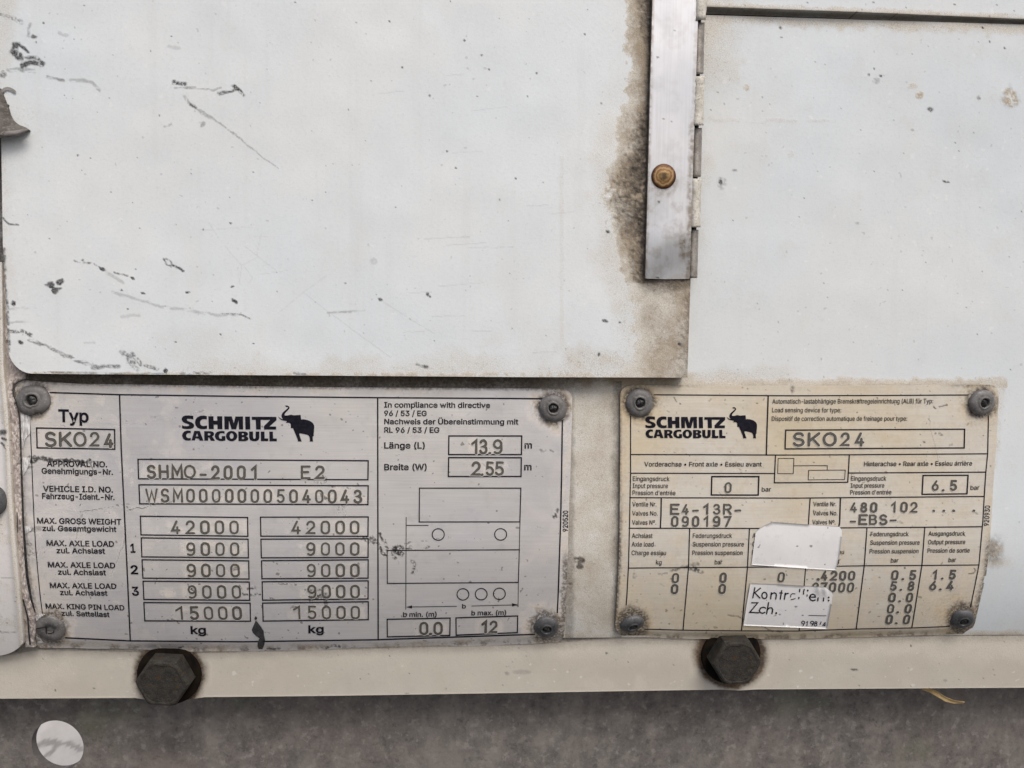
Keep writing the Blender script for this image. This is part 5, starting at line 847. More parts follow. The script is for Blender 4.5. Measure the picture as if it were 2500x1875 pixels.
seg(pts(F, (440, 1082), (905, 1076)), 1.5); seg(pts(F, (1062, 1073), (1480, 1062)), 1.5); ln.poly([pts(F, (386, 1084), (446, 1066), (446, 1099))]); ln.poly([pts(F, (1536, 1059), (1474, 1044), (1476, 1078))])
rect(F, ((190, 1210), (838, 1197), (835, 1375), (192, 1390)), 3.0); rect(F, ((898, 1195), (1533, 1175), (1530, 1346), (900, 1373)), 3.0)
ln.build('printed_lines', SP1, PRINT, M_INK, plate1)
tx = Flat()
for f, s, a, b, ya, yb, cap_, bo in ((A, 'Typ', 638, 952, 572, 577, 29, 9), (A, 'APPROVAL NO.', 508, 1155, 1055, 1064, 13.4, 7.5), (A, 'Genehmigungs-Nr.', 452, 1218, 1132, 1146, 13.2, 7.5),
        (A, 'VEHICLE I.D. NO.', 467, 1218, 1325, 1338, 13.6, 7.5), (A, 'Fahrzeug-Ident.-Nr.', 457, 1236, 1405, 1418, 13.4, 7.5), (B, 'MAX. GROSS WEIGHT', 403, 1308, 233, 247, 13.2, 7.5), (B, 'zul. Gesamtgewicht', 460, 1255, 313, 325, 12.8, 7.5),
        (B, 'MAX. AXLE LOAD', 505, 1230, 474, 485, 13, 7.5), (B, 'zul. Achslast', 613, 1133, 554, 560, 12.8, 7.5), (B, 'MAX. AXLE LOAD', 521, 1243, 707, 717, 12.8, 7.5), (B, 'zul. Achslast', 630, 1143, 786, 793, 12.6, 7.5),
        (B, 'MAX. AXLE LOAD', 543, 1255, 930, 941, 12.6, 7.5), (B, 'zul. Achslast', 652, 1160, 1006, 1014, 12.4, 7.5), (B, 'MAX. KING PIN LOAD', 497, 1343, 1153, 1173, 12.2, 7.5), (B, 'zul. Sattellast', 668, 1183, 1230, 1245, 12, 7.5),
        (B, '1', 1413, 1460, 548, 548, 21, 9), (B, '2', 1418, 1488, 780, 780, 20.5, 9), (B, '3', 1432, 1498, 1012, 1012, 20.5, 9), (D, 'kg', 568, 687, 1098, 1097, 18.2, 9), (D, 'kg', 1545, 1665, 1091, 1089, 18, 9),
        (E, 'In compliance with directive', 162, 1247, 293, 298, 12.6, 7.5), (E, '96 / 53 / EG', 162, 595, 380, 382, 12.6, 7.5), (E, 'Nachweis der Übereinstimmung mit', 162, 1538, 465, 468, 12.6, 7.5), (E, 'RL 96 / 53 / EG', 162, 725, 552, 553, 12.6, 7.5),
        (E, 'Länge (L)', 162, 575, 715, 715, 14.4, 7.5), (E, 'Breite (W)', 162, 595, 938, 937, 14.4, 7.5), (E, 'm', 1607, 1677, 715, 715, 16, 9), (E, 'm', 1603, 1673, 938, 938, 16, 9),
        (F, 'b', 962, 998, 1097, 1096, 10.4, 7.5), (F, 'b min. (m)', 355, 697, 1185, 1180, 11, 7.5), (F, 'b max. (m)', 1058, 1412, 1168, 1163, 11, 7.5)):
    words(tx, s, f(a, ya), f(b, yb), cap_, bo)
words(tx, '920520', F(2049, 305), F(2051, 92), 12.2, 6, up=(-1, 0))
tx.build('printed_lettering', SP1, PRINT + .00002, M_INK, plate1)
F_, G_ = Flat(), Flat(); logo(F_, G_, lambda x, y: (x, y))
lg = F_.build('logo', SP1, PRINT, M_INK, plate1); G_.build('elephant_emblem', SP1, PRINT, M_INK, lg)
S = SP1                                                     # the stamps of this plate follow its dents
sm = Stamp()
sm.put('SKO24', A, ((485, 612), (640, 778), (795, 938), (968, 1077), (1125, 1226, 700, 858)), 682, 845, 6.4)
sm.put('SHMO', C, ((200, 277), (300, 382), (405, 500), (505, 607)), 714, 830, 6); sm.put('-2001', C, ((645, 688, 797, 797), (733, 805), (838, 910), (948, 1020), (1063, 1122)), 720, 838, 5.8); sm.put('E2', C, ((1478, 1560), (1597, 1677)), 720, 834, 5.8)
b17 = [(190, 292), (313, 387), (415, 500)] + even(527, 1988, 70, 14)
for k, ch in enumerate('WSM00000005040043'): sm.put(ch, C, [b17[k]], 910 + k * .7, 1027 + k * .6, 5.4)
for k, (w5, w4, y0, y1, z0, z1) in enumerate((((400, 963), None, 155, 271, 157, 271), (None, (527, 968), 337, 451, 337, 449), (None, (533, 973), 515, 628, 515, 628), (None, (540, 984), 693, 806, 690, 804), ((440, 990), None, 869, 982, 864, 977))):
    s = ('42000', '9000', '9000', '9000', '15000')[k]; a, b = w5 or w4
    sm.put(s, D, even(a, b, 77, len(s)), y0, y1, 5.3)
    a, b = ((1401, 1964), (1523, 1964), (1527, 1966), (1533, 1968), (1415, 1970))[k]; sm.put(s, D, even(a, b, 77, len(s)), z0, z1, 5.1)
sm.put('13,9', E, ((1058, 1132), (1138, 1224), (1232, 1262, 745, 775), (1278, 1378)), 622, 776, 5.8); sm.put('2,55', E, ((1058, 1152), (1152, 1182, 965, 997), (1203, 1292), (1298, 1392)), 850, 997, 5.8)
sm.put('0,0', F, ((523, 613), (622, 655, 1340, 1372), (668, 760)), 1236, 1372, 5.8); sm.put('12', F, ((1160, 1228), (1238, 1325)), 1222, 1353, 5.8)
sm.build(plate1, PRINT + .00004)
# leaf-shaped flake of black paint stuck across the lower frame line
fk = Flat(); fk.poly([pts(D, (1104, 985), (1085, 1030), (1070, 1065), (1080, 1090), (1105, 1115), (1135, 1135), (1120, 1165), (1118, 1200), (1128, 1225), (1160, 1224), (1175, 1190), (1182, 1150), (1172, 1110), (1170, 1075), (1150, 1045), (1125, 1010))]); fk.poly([pts(D, (1103, 950), (1092, 970), (1098, 982), (1112, 978), (1116, 965))])
fk.build('paint_flake', SP1, PRINT + .00008, mottled('black paint flake', (.022, .022, .024), (.05, .05, .052), 700, .6, 0, .0002, .6), plate1)
S = WALL_S
cap(plate1, 82, 977, 37, PD + .0004, M_SCREW, 'notch', (-.06, .05), .3); cap(plate1, 1350, 996, 33.5, PD + .0003, M_SCREW, 'hollow', (.02, .0), 1.8)
cap(plate1, 125, 1533, 35.5, PD - .0002, M_SCREW, 'flat'); cap(plate1, 1334, 1530, 33, PD - .0003, M_SCREW_D, 'hollow', (.1, .03), 1.0)
# scraped C-shaped groove in the flat cap
fc = Flat(); fc.ribbon(pts(B, (395, 1372), (495, 1352), (500, 1420)), 2.6); fc.ribbon(pts(B, (520, 1420), (545, 1425), (578, 1412), (580, 1395)), 3)
fc.ribbon(pts(B, (500, 1360), (505, 1425)), 2.2); fc.build('scrape', lambda x, y, d=0: S(x, y, d), PD + .00125, M_CORE, plate1)

# ------------------------------------------------------------------ yellowed brake data plate
plate2 = empty('data_plate', S(1970, 1250, 0))
tag(plate2, 'smaller yellowed brake data plate with two white paper stickers on it', 'data plate', 'metal data plates')
X, Y = grid_px((edge_x([(1514, 940.5), (1622, 940), (1736, 941), (1950, 942), (2156, 941), (2258, 940), (2420, 939), (2438, 938.5)]),
                edge_x([(1503, 1552), (1546, 1555), (1689, 1560), (1831, 1560), (1950, 1559.5), (2045, 1557), (2164, 1554), (2282, 1550), (2353, 1547), (2374, 1546)]),
                edge_y([(1514, 940.5), (1514.5, 1091), (1513, 1272), (1511, 1367), (1506, 1462), (1502, 1526), (1503, 1552)]),
                edge_y([(2438, 938.5), (2438, 980), (2432, 1091), (2425, 1186), (2421, 1260), (2416, 1332), (2408, 1403), (2394, 1462), (2380, 1522), (2374, 1546)])), 2.5, (26, 22, 26, 24))
st = StainShade(X, Y); n1 = fbm(X, Y, 60, 13); n2 = fbm(X, Y, 20, 18); n3 = fbm(X, Y, 8, 28)
lx = np.interp(Y, [940, 1091, 1272, 1367, 1462, 1526], [1514, 1514.5, 1513, 1511, 1506, 1502]); rx = np.interp(Y, [938, 1091, 1186, 1260, 1332, 1403, 1462, 1522, 1546], [2438, 2432, 2425, 2421, 2416, 2408, 2394, 2380, 2374])
lip = Y - np.interp(X, [1575, 1668, 1812, 1950, 2092, 2228, 2380], [1536, 1538.7, 1540, 1540, 1536, 1533, 1528])
st.add(0, .55 * ss(34, 6, X - lx + (n2 - .5) * 26)); st.add(0, .4 * ss(260, 20, X - lx + (n1 - .5) * 160) * ss(1120, 980, Y)); st.add(0, .3 * ss(30, 6, Y - 941 + (n2 - .5) * 22)); st.add(0, .35 * ss(26, 4, rx - X + (n2 - .5) * 22))
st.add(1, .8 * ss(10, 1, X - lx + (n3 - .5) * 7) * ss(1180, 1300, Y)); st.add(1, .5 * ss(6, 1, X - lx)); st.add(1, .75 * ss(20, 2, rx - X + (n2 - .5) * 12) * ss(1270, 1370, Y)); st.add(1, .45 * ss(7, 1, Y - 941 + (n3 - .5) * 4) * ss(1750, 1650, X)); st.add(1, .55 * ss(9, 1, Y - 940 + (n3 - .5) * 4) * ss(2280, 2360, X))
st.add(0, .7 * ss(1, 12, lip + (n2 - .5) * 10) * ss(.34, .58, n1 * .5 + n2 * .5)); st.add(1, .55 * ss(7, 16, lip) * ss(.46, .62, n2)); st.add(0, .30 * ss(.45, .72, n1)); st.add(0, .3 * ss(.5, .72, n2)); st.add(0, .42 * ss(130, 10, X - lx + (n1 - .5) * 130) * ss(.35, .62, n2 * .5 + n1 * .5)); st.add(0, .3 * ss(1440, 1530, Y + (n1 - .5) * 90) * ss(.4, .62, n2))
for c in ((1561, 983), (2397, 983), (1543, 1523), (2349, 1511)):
    rr = np.hypot(X - c[0], Y - c[1]); st.add(0, .8 * ss(82, 36, rr + (n2 - .5) * 34)); st.add(1, .8 * ss(50, 32, rr + (n2 - .5) * 14))  # grime, with contact shade of the caps painted in
st.add(0, .75 * ss(96, 40, np.hypot(X - 2340, Y - 1508) + (n2 - .5) * 40)); st.add(0, .4 * ss(200, 90, np.hypot(X - 2340, Y - 1508) + (n1 - .5) * 80))
sp = lambda f, P, w, a=.85, r=.4, s=1, tp=0, g=5, sx=1.0, ch=3: st.stroke(pts(f, *P), w, a, ch, r, s, tp, g, sx)
sp(H, ((690, 712), (760, 690), (860, 668)), 5, .8, .48, 1, 0, 4, 2); sp(H, ((880, 640), (960, 640)), 5, .6, .5, 2, 0, 4, 2); sp(H, ((900, 685), (1000, 720)), 7, .85, .44, 3, 0, 4); sp(H, ((560, 742), (650, 730)), 2.4, .6, .42, 4); st.blob(H(315, 760), 6, 7, .6, 3, 0, 5, .4, .5, 4)
sp(H, ((1270, 1165), (1380, 1182), (1500, 1240), (1640, 1285), (1720, 1330)), 1.8, .7, .2, 6, 0, 5); sp(H, ((1690, 1325), (1830, 1335)), 3, .7, .4, 7); sp(I, ((1450, 285), (1530, 265)), 2, .8, .3, 8); sp(I, ((1390, 290), (1405, 305)), 2.2, .9, .2, 9); sp(I, ((1445, 560), (1480, 580)), 3, .7, .3, 10)
sp(I, ((1340, 380), (1360, 540), (1400, 680), (1450, 900)), 1.4, .25, .3, 11); sp(J, ((1020, 200), (1070, 215)), 3, .5, .4, 12); sp(J, ((1800, 100), (1840, 125)), 3, .5, .4, 13); st.blob(G(1937, 110), 5, 9, .75, 1, 0, 14, .2, .8); st.blob(G(780, 257), 2.4, 2.4, .95, 3, 0, 1, .05); st.blob(G(1573, 253), 2, 2, .95, 3, 0, 2, .05)
sp(J, ((1750, 742), (1800, 735), (1822, 705), (1805, 690)), 1.8, .9, .15, 15); st.blob(I(1290, 650), 3, 2.4, .8, 3, 0, 3, .1); st.blob(J(1090, 685), 3, 3, .9, 3, 0, 3, .1); sp(G, ((720, 190), (745, 235)), 2, .6, .3, 16); sp(I, ((1555, 680), (1580, 675)), 3, .4, .3, 17)
for _ in range(190): st.blob((rnd.uniform(1520, 2420), rnd.uniform(945, 1545)), rnd.uniform(.9, 2.3), rnd.uniform(.9, 1.7), rnd.uniform(.3, .9), 3, 0, rnd.randrange(99), .1, .6)
for _ in range(60):
    x_, y_ = rnd.uniform(1520, 2420), rnd.uniform(945, 1545); sp(lambda x, y: (x, y), ((x_, y_), (x_ + rnd.uniform(-10, 10), y_ + rnd.uniform(-8, 8))), rnd.uniform(.8, 1.8), rnd.uniform(.2, .6), .35, rnd.randrange(99))
relief = -.0012 * ss(2, 18, lip) + (fbm(X, Y, 300, 191) - .5) * .0010 - .0012 * ss(24, 2, rx - X) * ss(1300, 1420, Y)
sheet('sheet', X, Y, S, PD, .0009, M_PLATE2, plate2, st, relief)
SP2 = on_plate(X, Y, relief)
ln = Flat()
rail_row = lambda *P: seg(P, 2.6)
seg(pts(G, (515, 163), (1100, 167), (1688, 172)) + pts(I, (0, 173), (900, 170), (1745, 165)), 2.6); seg(pts(G, (272, 385), (272, 970), (262, 1475)) + pts(H, (255, 500), (250, 680), (235, 950), (227, 1062)), 2.6)
seg(pts(H, (420, 1310), (815, 1321), (1420, 1328), (2000, 1330)) + pts(J, (0, 1329), (600, 1309), (1170, 1298), (1550, 1282)), 2.4); seg(pts(I, (1953, 380), (1945, 770), (1926, 960), (1910, 1210), (1895, 1475)) + pts(J, (1890, 255), (1855, 650), (1800, 930), (1768, 1082)), 2.4)
seg(pts(G, (276, 778), (1000, 779), (1763, 783)) + pts(I, (0, 783), (520, 780), (1945, 770)), 2.6); seg(pts(G, (272, 970), (1753, 973)), 2.6); seg(pts(I, (515, 968), (1926, 959)), 2.6)
seg(pts(G, (264, 1222), (1200, 1224), (2001, 1226)) + pts(I, (430, 1222), (1908, 1209)), 2.6); seg(pts(H, (257, 272), (880, 273), (1495, 274), (2000, 275)) + pts(J, (450, 268), (1300, 262), (1890, 256)), 2.6)
seg(pts(H, (250, 682), (865, 677), (1475, 673), (2050, 668)) + pts(J, (675, 658), (1265, 655), (1852, 650)), 2.4)
seg(pts(G, (1688, 172), (1668, 780)), 3.2); seg(pts(G, (1763, 785), (1751, 1068)) + pts(I, (0, 1067), (505, 1063), (522, 782)), 2.6)
rect(G, ((1790, 817), (1953, 817), (1946, 975), (1786, 973)), 1.5); seg(pts(G, (1953, 893), (2001, 893)) + pts(I, (150, 892), (295, 892), (293, 938)), 1.5); rect(I, ((103, 940), (480, 938), (473, 1035), (98, 1038)), 1.5)
rect(G, ((1108, 1005), (1592, 1005), (1585, 1195), (1103, 1194)), 3.4); rect(I, ((1280, 993), (1743, 991), (1732, 1182), (1270, 1187)), 3.2); ln.ribbon([G(1868, 527), I(700, 522), I(1708, 517), I(1703, 710), I(600, 716), G(1862, 720)], 3.0, True, dens=30)
seg(pts(G, (588, 1224), (585, 1400)) + pts(H, (578, 272)), 3.2); seg(pts(H, (880, 274), (868, 676), (812, 1321)), 2.6); seg(pts(H, (1495, 274), (1475, 673), (1413, 1327)), 2.6); seg(pts(H, (2088, 276), (2072, 690), (2055, 900), (2006, 1328)), 2.4)
seg(pts(G, (2120, 1226)) + pts(H, (2110, 100), (2100, 274)), 2.6); seg(pts(I, (430, 1222), (422, 1475)) + pts(J, (412, 268)), 3.2); seg(pts(J, (703, 266), (675, 658), (592, 1311)), 2.6); seg(pts(J, (1298, 262), (1268, 655), (1165, 1298)), 2.6)
ln.build('printed_lines', SP2, PRINT, M_INK, plate2)
tx = Flat()
words(tx, 'Automatisch-lastabhängige Bremskraftregeleinrichtung (ALB) für Typ:', G(1730, 255), I(1382, 251), 11.2, 2); words(tx, 'Load sensing device for type:', G(1728, 343), I(437, 344), 10.8, 2)
words(tx, 'Dispositif de correction automatique de freinage pour type:', G(1724, 432), I(1115, 430), 10.8, 2)
for f, s, a, b, ya, yb, cap_, bo in ((G, 'Vorderachse • Front axle • Essieu avant', 413, 1620, 900, 901, 11, 4), (I, 'Hinterachse • Rear axle • Essieu arrière', 672, 1783, 898, 891, 11, 4), (G, 'Eingangsdruck', 295, 672, 1050, 1051, 11, 3), (G, 'Input pressure', 293, 655, 1122, 1123, 11, 3),
        (G, 'Pression d\'entrée', 292, 733, 1194, 1196, 11, 3), (G, 'bar', 1622, 1716, 1160, 1158, 11, 3), (I, 'Eingangsdruck', 538, 900, 1048, 1046, 10.8, 3), (I, 'Input pressure', 534, 880, 1120, 1118, 10.8, 3), (I, 'Pression d\'entrée', 530, 953, 1190, 1187, 10.8, 3), (I, 'bar', 1768, 1857, 1142, 1140, 10.8, 3),
        (G, 'Ventile Nr.', 290, 537, 1312, 1312, 10.8, 3), (G, 'Valves No.', 288, 550, 1405, 1406, 10.8, 3), (H, 'Valves Nº.', 287, 535, 235, 236, 10.8, 3), (I, 'Ventile Nr.', 150, 385, 1310, 1310, 10.8, 3), (I, 'Valves No.', 146, 398, 1403, 1404, 10.8, 3), (J, 'Valves Nº.', 140, 378, 232, 234, 10.8, 3),
        (H, 'Achslast', 285, 497, 372, 372, 11, 3), (H, 'Axle load', 283, 508, 460, 460, 11, 3), (H, 'Charge essieu', 282, 635, 548, 549, 11, 3), (H, 'kg', 533, 590, 645, 645, 11, 3), (H, 'Federungsdruck', 912, 1315, 372, 371, 11, 3), (H, 'Suspension pressure', 910, 1437, 460, 459, 11, 3),
        (H, 'Pression suspension', 906, 1423, 548, 547, 11, 3), (H, 'bar', 1137, 1213, 644, 643, 11, 3), (H, 'Ausgangsdruck', 1526, 1880, 370, 368, 11, 3), (H, 'Output pressure', 1523, 1890, 458, 456, 11, 3), (H, 'Pression de sortie', 1520, 1930, 546, 544, 11, 3), (J, 'Charge essieu', 115, 465, 541, 538, 10.8, 3), (J, 'kg', 355, 412, 633, 632, 10.8, 3),
        (J, 'Federungsdruck', 740, 1130, 355, 353, 10.8, 3), (J, 'Suspension pressure', 735, 1243, 443, 441, 10.8, 3), (J, 'Pression suspension', 728, 1230, 532, 529, 10.8, 3), (J, 'bar', 947, 1023, 626, 624, 10.6, 3), (J, 'Ausgangsdruck', 1335, 1712, 350, 348, 10.8, 3), (J, 'Output pressure', 1330, 1712, 437, 435, 10.8, 3),
        (J, 'Pression de sortie', 1324, 1758, 525, 522, 10.8, 3), (J, 'bar', 1540, 1615, 621, 619, 10.6, 3)):
    words(tx, s, f(a, ya), f(b, yb), cap_, bo)
words(tx, '920930', J(1956, 248), J(1970, 40), 12, 4, up=(-1, -.02))
tx.build('printed_lettering', SP2, PRINT + .00002, M_INK2, plate2)
F_, G_ = Flat(), Flat()
def xf2(x, y): return (1575.9 + (x - 444.2) * (1848.3 - 1575.9) / (767.2 - 444.2), 1017.6 + (y - 1015.5) * (1070.8 - 1017.6) / (1077 - 1015.5) - (x - 444) * .0055)
logo(F_, G_, xf2); lg = F_.build('logo', SP2, PRINT, M_INK, plate2); G_.build('elephant_emblem', SP2, PRINT, M_INK, lg)
S = SP2
sm = Stamp(); W2 = 5.0
sm.put('SKO24', I, ((-62, 60), (94, 220), (246, 388), (427, 523), (578, 673)), 550, 695, 6); sm.put('0', G, ((1237, 1309),), 1063, 1175, W2)
sm.put('E4-13R-', G, ((680, 775), (798, 870), (915, 965, 1352, 1358), (1020, 1080), (1120, 1197), (1222, 1312), (1350, 1400, 1352, 1358)), 1286, 1397, W2); sm.put('090197', H, ((688, 762), (795, 870), (903, 975), (1022, 1080), (1115, 1194), (1225, 1303)), 147, 260, W2)
sm.put('6,5', I, ((1368, 1440), (1475, 1500, 1130, 1155), (1556, 1627)), 1042, 1153, W2); sm.put('480', I, ((528, 598), (633, 702), (735, 806)), 1270, 1376, W2); sm.put('102', I, ((950, 1006), (1045, 1117), (1147, 1223)), 1265, 1377, W2)
for x_ in (1390, 1493, 1595, 1803): sm.put('.', I, ((x_ - 20, x_ + 20),), 1340, 1368, 6)
sm.put('-EBS-', J, ((537, 582, 202, 208), (616, 705), (723, 807), (826, 912), (945, 997, 188, 194)), 130, 240, W2)
for a, b, c, d_ in ((695, 767, 733, 838), (686, 758, 848, 950), (1185, 1255, 730, 835), (1175, 1247, 846, 950), (1780, 1852, 723, 830)): sm.put('0', H, ((a, b),), c, d_, W2)
sm.put('4200', J, ((226, 292), (322, 392), (415, 484), (506, 577)), 710, 812, W2); sm.put('.', J, ((183, 220),), 780, 810, 6); sm.put('27000', J, ((130, 200), (218, 285), (307, 378), (402, 470), (493, 563)), 830, 934, W2)
for a, b, c, s, y0, y1 in ((950, 1070, 1135, '0.5', 703, 808), (935, 1052, 1117, '5.8', 818, 918), (920, 1040, 1100, '0.0', 936, 1036), (905, 1020, 1085, '0.0', 1052, 1150), (890, 1005, 1068, '0.0', 1162, 1262), (1372, 1478, 1543, '1.5', 700, 802), (1341, 1457, 1520, '6.4', 813, 913)):
    sm.put(s, J, ((a, a + (52 if s[0] == '1' else 70)), (b - 20, b + 20, y1 - 30, y1 - 2), (c, c + 68)), y0, y1, W2)
sm.build(plate2, PRINT + .00004); S = WALL_S
cap(plate2, 1561, 983, 34.5, PD + .0002, M_SCREW, 'hollow', (.02, -.03), 2.0); cap(plate2, 2397, 983, 33, PD + .0006, M_SCREW, 'hollow', (.04, .07), .5)
cap(plate2, 1543, 1523, 31, PD - .0006, M_SCREW_D, 'hollow', (.28, .12), 1.2); cap(plate2, 2349, 1511, 31.5, PD + .0002, M_SCREW_D, 'hollow', (.16, -.1), 2.4)

# ------------------------------------------------------------------ paper stickers on the brake plate
def paper(name, base):
    k = NT(name); n_ = k.noise(500, 4, .6); b_ = k.noise(60, 3, .5, None, 4)
    col = k.mix(k.ramp(b_, .35, .65), base, tuple(c * .93 for c in base)); col = k.mix(k.ramp(n_, .56, .76, 0, .3), col, (.42, .42, .42)); col = k.mix(k.ramp(k.noise(420, 1, .4, None, 12), .72, .75, 0, .7), col, (.1, .1, .1))
    k.bump(k.noise(160, 4), .35, .0003); return k.done(col, .5, 0, .4)
M_PAPER = paper('white sticker paper', (.72, .72, .72)); M_EDGE = mottled('sticker edge', (.3, .26, .2), (.4, .36, .3), 500)
def sticker(name, outline, base, holes=None, curl=None):
    """Thin paper lying on the plate, triangulated finely enough to bend, a raised curl where the corner lifts."""
    bm = bmesh.new(); vs = [bm.verts.new((x, y, 0)) for x, y in outline]; bm.faces.new(vs)
    bmesh.ops.triangulate(bm, faces=bm.faces[:]); bmesh.ops.subdivide_edges(bm, edges=bm.edges[:], cuts=12, use_grid_fill=True); bmesh.ops.triangulate(bm, faces=bm.faces[:])
    bm.verts.ensure_lookup_table(); P = np.array([v.co[:2] for v in bm.verts]); t = [[v.index for v in f.verts] for f in bm.faces]
    bd = [[e.verts[0].index, e.verts[1].index] for e in bm.edges if len(e.link_faces) == 1]; bm.free()
    lift = np.zeros(len(P))
    if curl: (cx_, cy_), r_, h_ = curl; q_ = np.hypot(P[:, 0] - cx_, P[:, 1] - cy_) / r_; lift = h_ * np.clip(1 - q_, 0, 1) ** 1.5 * (1 + .5 * np.sin(P[:, 0] * .35))
    lift = lift + (fbm(P[:, 0], P[:, 1], 40, 7) - .5) * .00008
    Vf = SP2(P[:, 0], P[:, 1], base + lift); Vb = SP2(P[:, 0], P[:, 1], base - .00012 + lift); n = len(P)
    q = [(a, b, b + n, a + n) for a, b in bd]; o = link(name, raw_mesh(name, np.concatenate([Vf, Vb]), q, t + [[a + n, c + n, b + n] for a, b, c in t]), M_PAPER)
    return o
s1 = sticker('paper_sticker', pts(ST, (262, 230), (310, 180), (405, 125), (510, 84), (1000, 118), (1450, 148), (1492, 200), (1485, 300), (1450, 560), (1400, 770), (980, 745), (540, 715), (202, 690), (228, 480)), .00045)
tag(s1, 'blank white paper sticker with its upper corner cut off, above the printed sticker', 'sticker', 'stickers on the brake plate')
s2 = sticker('paper_sticker', pts(ST, (186, 955), (570, 968), (940, 990), (1260, 1010), (1350, 1085), (1360, 1105), (1338, 1260), (1278, 1605), (700, 1580), (88, 1555), (130, 1280)), .0005, curl=(ST(1210, 1040), 26, .0011))
tag(s2, 'white paper sticker printed Kontrolliert with a curled upper corner', 'sticker', 'stickers on the brake plate')
kt = Flat(); q2 = lambda *P, w=3.0: kt.ribbon(pts(ST, *P), w)
q2((250, 1018), (222, 1160)); q2((330, 1024), (236, 1098)); q2((250, 1090), (322, 1165))
kt.ribbon([ST(387 + 36 * math.cos(t * .314), 1128 + 45 * math.sin(t * .314)) for t in range(20)], 3, True)
q2((484, 1090), (476, 1176)); q2((480, 1125), (500, 1098), (530, 1090), (552, 1102), (556, 1130), (548, 1178)); q2((632, 1060), (612, 1180)); q2((606, 1092), (640, 1094))
q2((684, 1095), (670, 1182)); q2((678, 1128), (695, 1105), (724, 1098)); q2((760, 1150), (762, 1120), (785, 1102), (822, 1106), w=2.0); q2((765, 1186), (800, 1182), (826, 1168), w=2.0)
q2((890, 1040), (885, 1075)); q2((878, 1155), (875, 1172)); q2((952, 1042), (942, 1078)); q2((945, 1095), (942, 1108)); q2((1003, 1055), (1002, 1060), w=4); q2((994, 1118), (993, 1138), w=2.4)
q2((1030, 1150), (1110, 1152), (1104, 1122), (1075, 1110), (1042, 1122), (1028, 1158), (1042, 1190), (1075, 1204), (1108, 1192)); q2((1155, 1115), (1145, 1202)); q2((1152, 1142), (1170, 1122), (1210, 1118)); q2((1215, 1118), (1250, 1122)); q2((1236, 1098), (1225, 1206))
for y_ in (1155, 1198): q2((1300, y_), (1298, y_ + 4), w=4.2)
q2((205, 1232), (292, 1232), (178, 1368), (305, 1374)); q2((405, 1308), (372, 1294), (335, 1306), (314, 1340), (325, 1370), (358, 1382), (392, 1368)); q2((445, 1230), (418, 1388)); q2((424, 1340), (455, 1304), (490, 1304), (505, 1328), (494, 1386)); q2((555, 1378), (553, 1382), w=4.4)
q2((1018, 1412), (1262, 1417), w=1.6); q2((920, 1408), (940, 1410), w=1.6)
for cx_, cy_, s_ in ((938, 1512, 0), (1065, 1512, 0)): kt.ribbon([ST(cx_ + 22 * math.cos(t * .449), cy_ + 19 * math.sin(t * .449)) for t in range(14)], 2, True); q2((cx_ + 22, cy_ + 6), (cx_ - 4, cy_ + 48), w=2)
q2((985, 1512), (1000, 1498), (990, 1560), w=2)
kt.ribbon([ST(1120 + 15 * math.cos(t * .524), 1512 + 13 * math.sin(t * .524)) for t in range(12)], 2, True); kt.ribbon([ST(1114 + 20 * math.cos(t * .524), 1544 + 18 * math.sin(t * .524)) for t in range(12)], 2, True)
q2((1192, 1504), (1176, 1542), w=2); q2((1250, 1512), (1215, 1552), (1242, 1556), w=2); q2((1250, 1512), (1246, 1560), w=2)
kt.build('printed_lettering', SP2, .0005 + .00012, M_INK, s2)

# ------------------------------------------------------------------ painted rail under the plates
RAIL = FLAT(.0098, .16)
X, Y = grid_px((edge_x([(-60, 1540), (2560, 1535)]), edge_x([(-60, 1706), (0, 1705.7), (330, 1704), (380, 1712), (440, 1711), (500, 1702), (800, 1699), (1299, 1691), (1600, 1686), (1760, 1683.5), (1800, 1686), (1850, 1683), (2560, 1678.5)]), edge_y([(-60, 1540), (-60, 1706)]), edge_y([(2560, 1535), (2560, 1678.5)])), 3.0)
st = StainShade(X, Y); n1 = fbm(X, Y, 60, 23); n2 = fbm(X, Y, 18, 28); n3 = fbm(X, Y, 8, 38)
st.add(0, .42 * ss(1650, 1560, Y + (n1 - .5) * 50)); st.add(0, .22 * ss(.5, .75, n1)); st.add(0, .4 * ss(260, 40, X + (n1 - .5) * 140))
BOLTS = ((414, 1646), (1784, 1598))
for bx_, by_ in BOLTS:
    rr = np.hypot(X - bx_, (Y - by_)) + (n2 - .5) * 7; st.add(0, .42 * ss(120, 78, rr + (n1 - .5) * 40)); st.add(2, .7 * ss(100, 78, rr + (n1 - .5) * 18)); st.add(1, .95 * ss(90, 78, rr))  # dirt and rust; the darkest ring paints the shadow behind the head
for p, rx_, ry_, a in ((N(1880, 262), 2.8, 3, .95), (N(1210, 398), 5, 5, .35), (N(1310, 390), 22, 5, .25), (O(1195, 330), 9, 2.6, .9), (O(1533, 188), 2.6, 2.4, .95), (O(1740, 397), 4, 3, .4), (N(797, 500), 2, 4, .4), (N(535, 535), 5, 2, .5), (M(635, 498), 1.8, 1.8, .9), (M(375, 513), 1.8, 1.8, .8), (N(418, 280), 2, 2, .8), (N(550, 400), 1.8, 1.8, .7)): st.blob(p, rx_, ry_, a, 3, 0, int(p[0]), .2, .5, 5)
st.add(1, .7 * ss(6, 1, Y - np.interp(X, [0, 100, 470, 1300, 1505, 2370, 2500], [1600, 1584, 1592, 1571, 1554, 1549, 1549]))); st.add(1, .3 * ss(26, 2, Y - np.interp(X, [0, 100, 470, 1300, 1505, 2370, 2500], [1600, 1584, 1592, 1571, 1556, 1549, 1549]) + (n2 - .5) * 10)); st.add(0, .5 * ss(1, 6, Y - np.interp(X, [0, 800, 1600, 2500], [1699, 1693, 1680, 1673])))
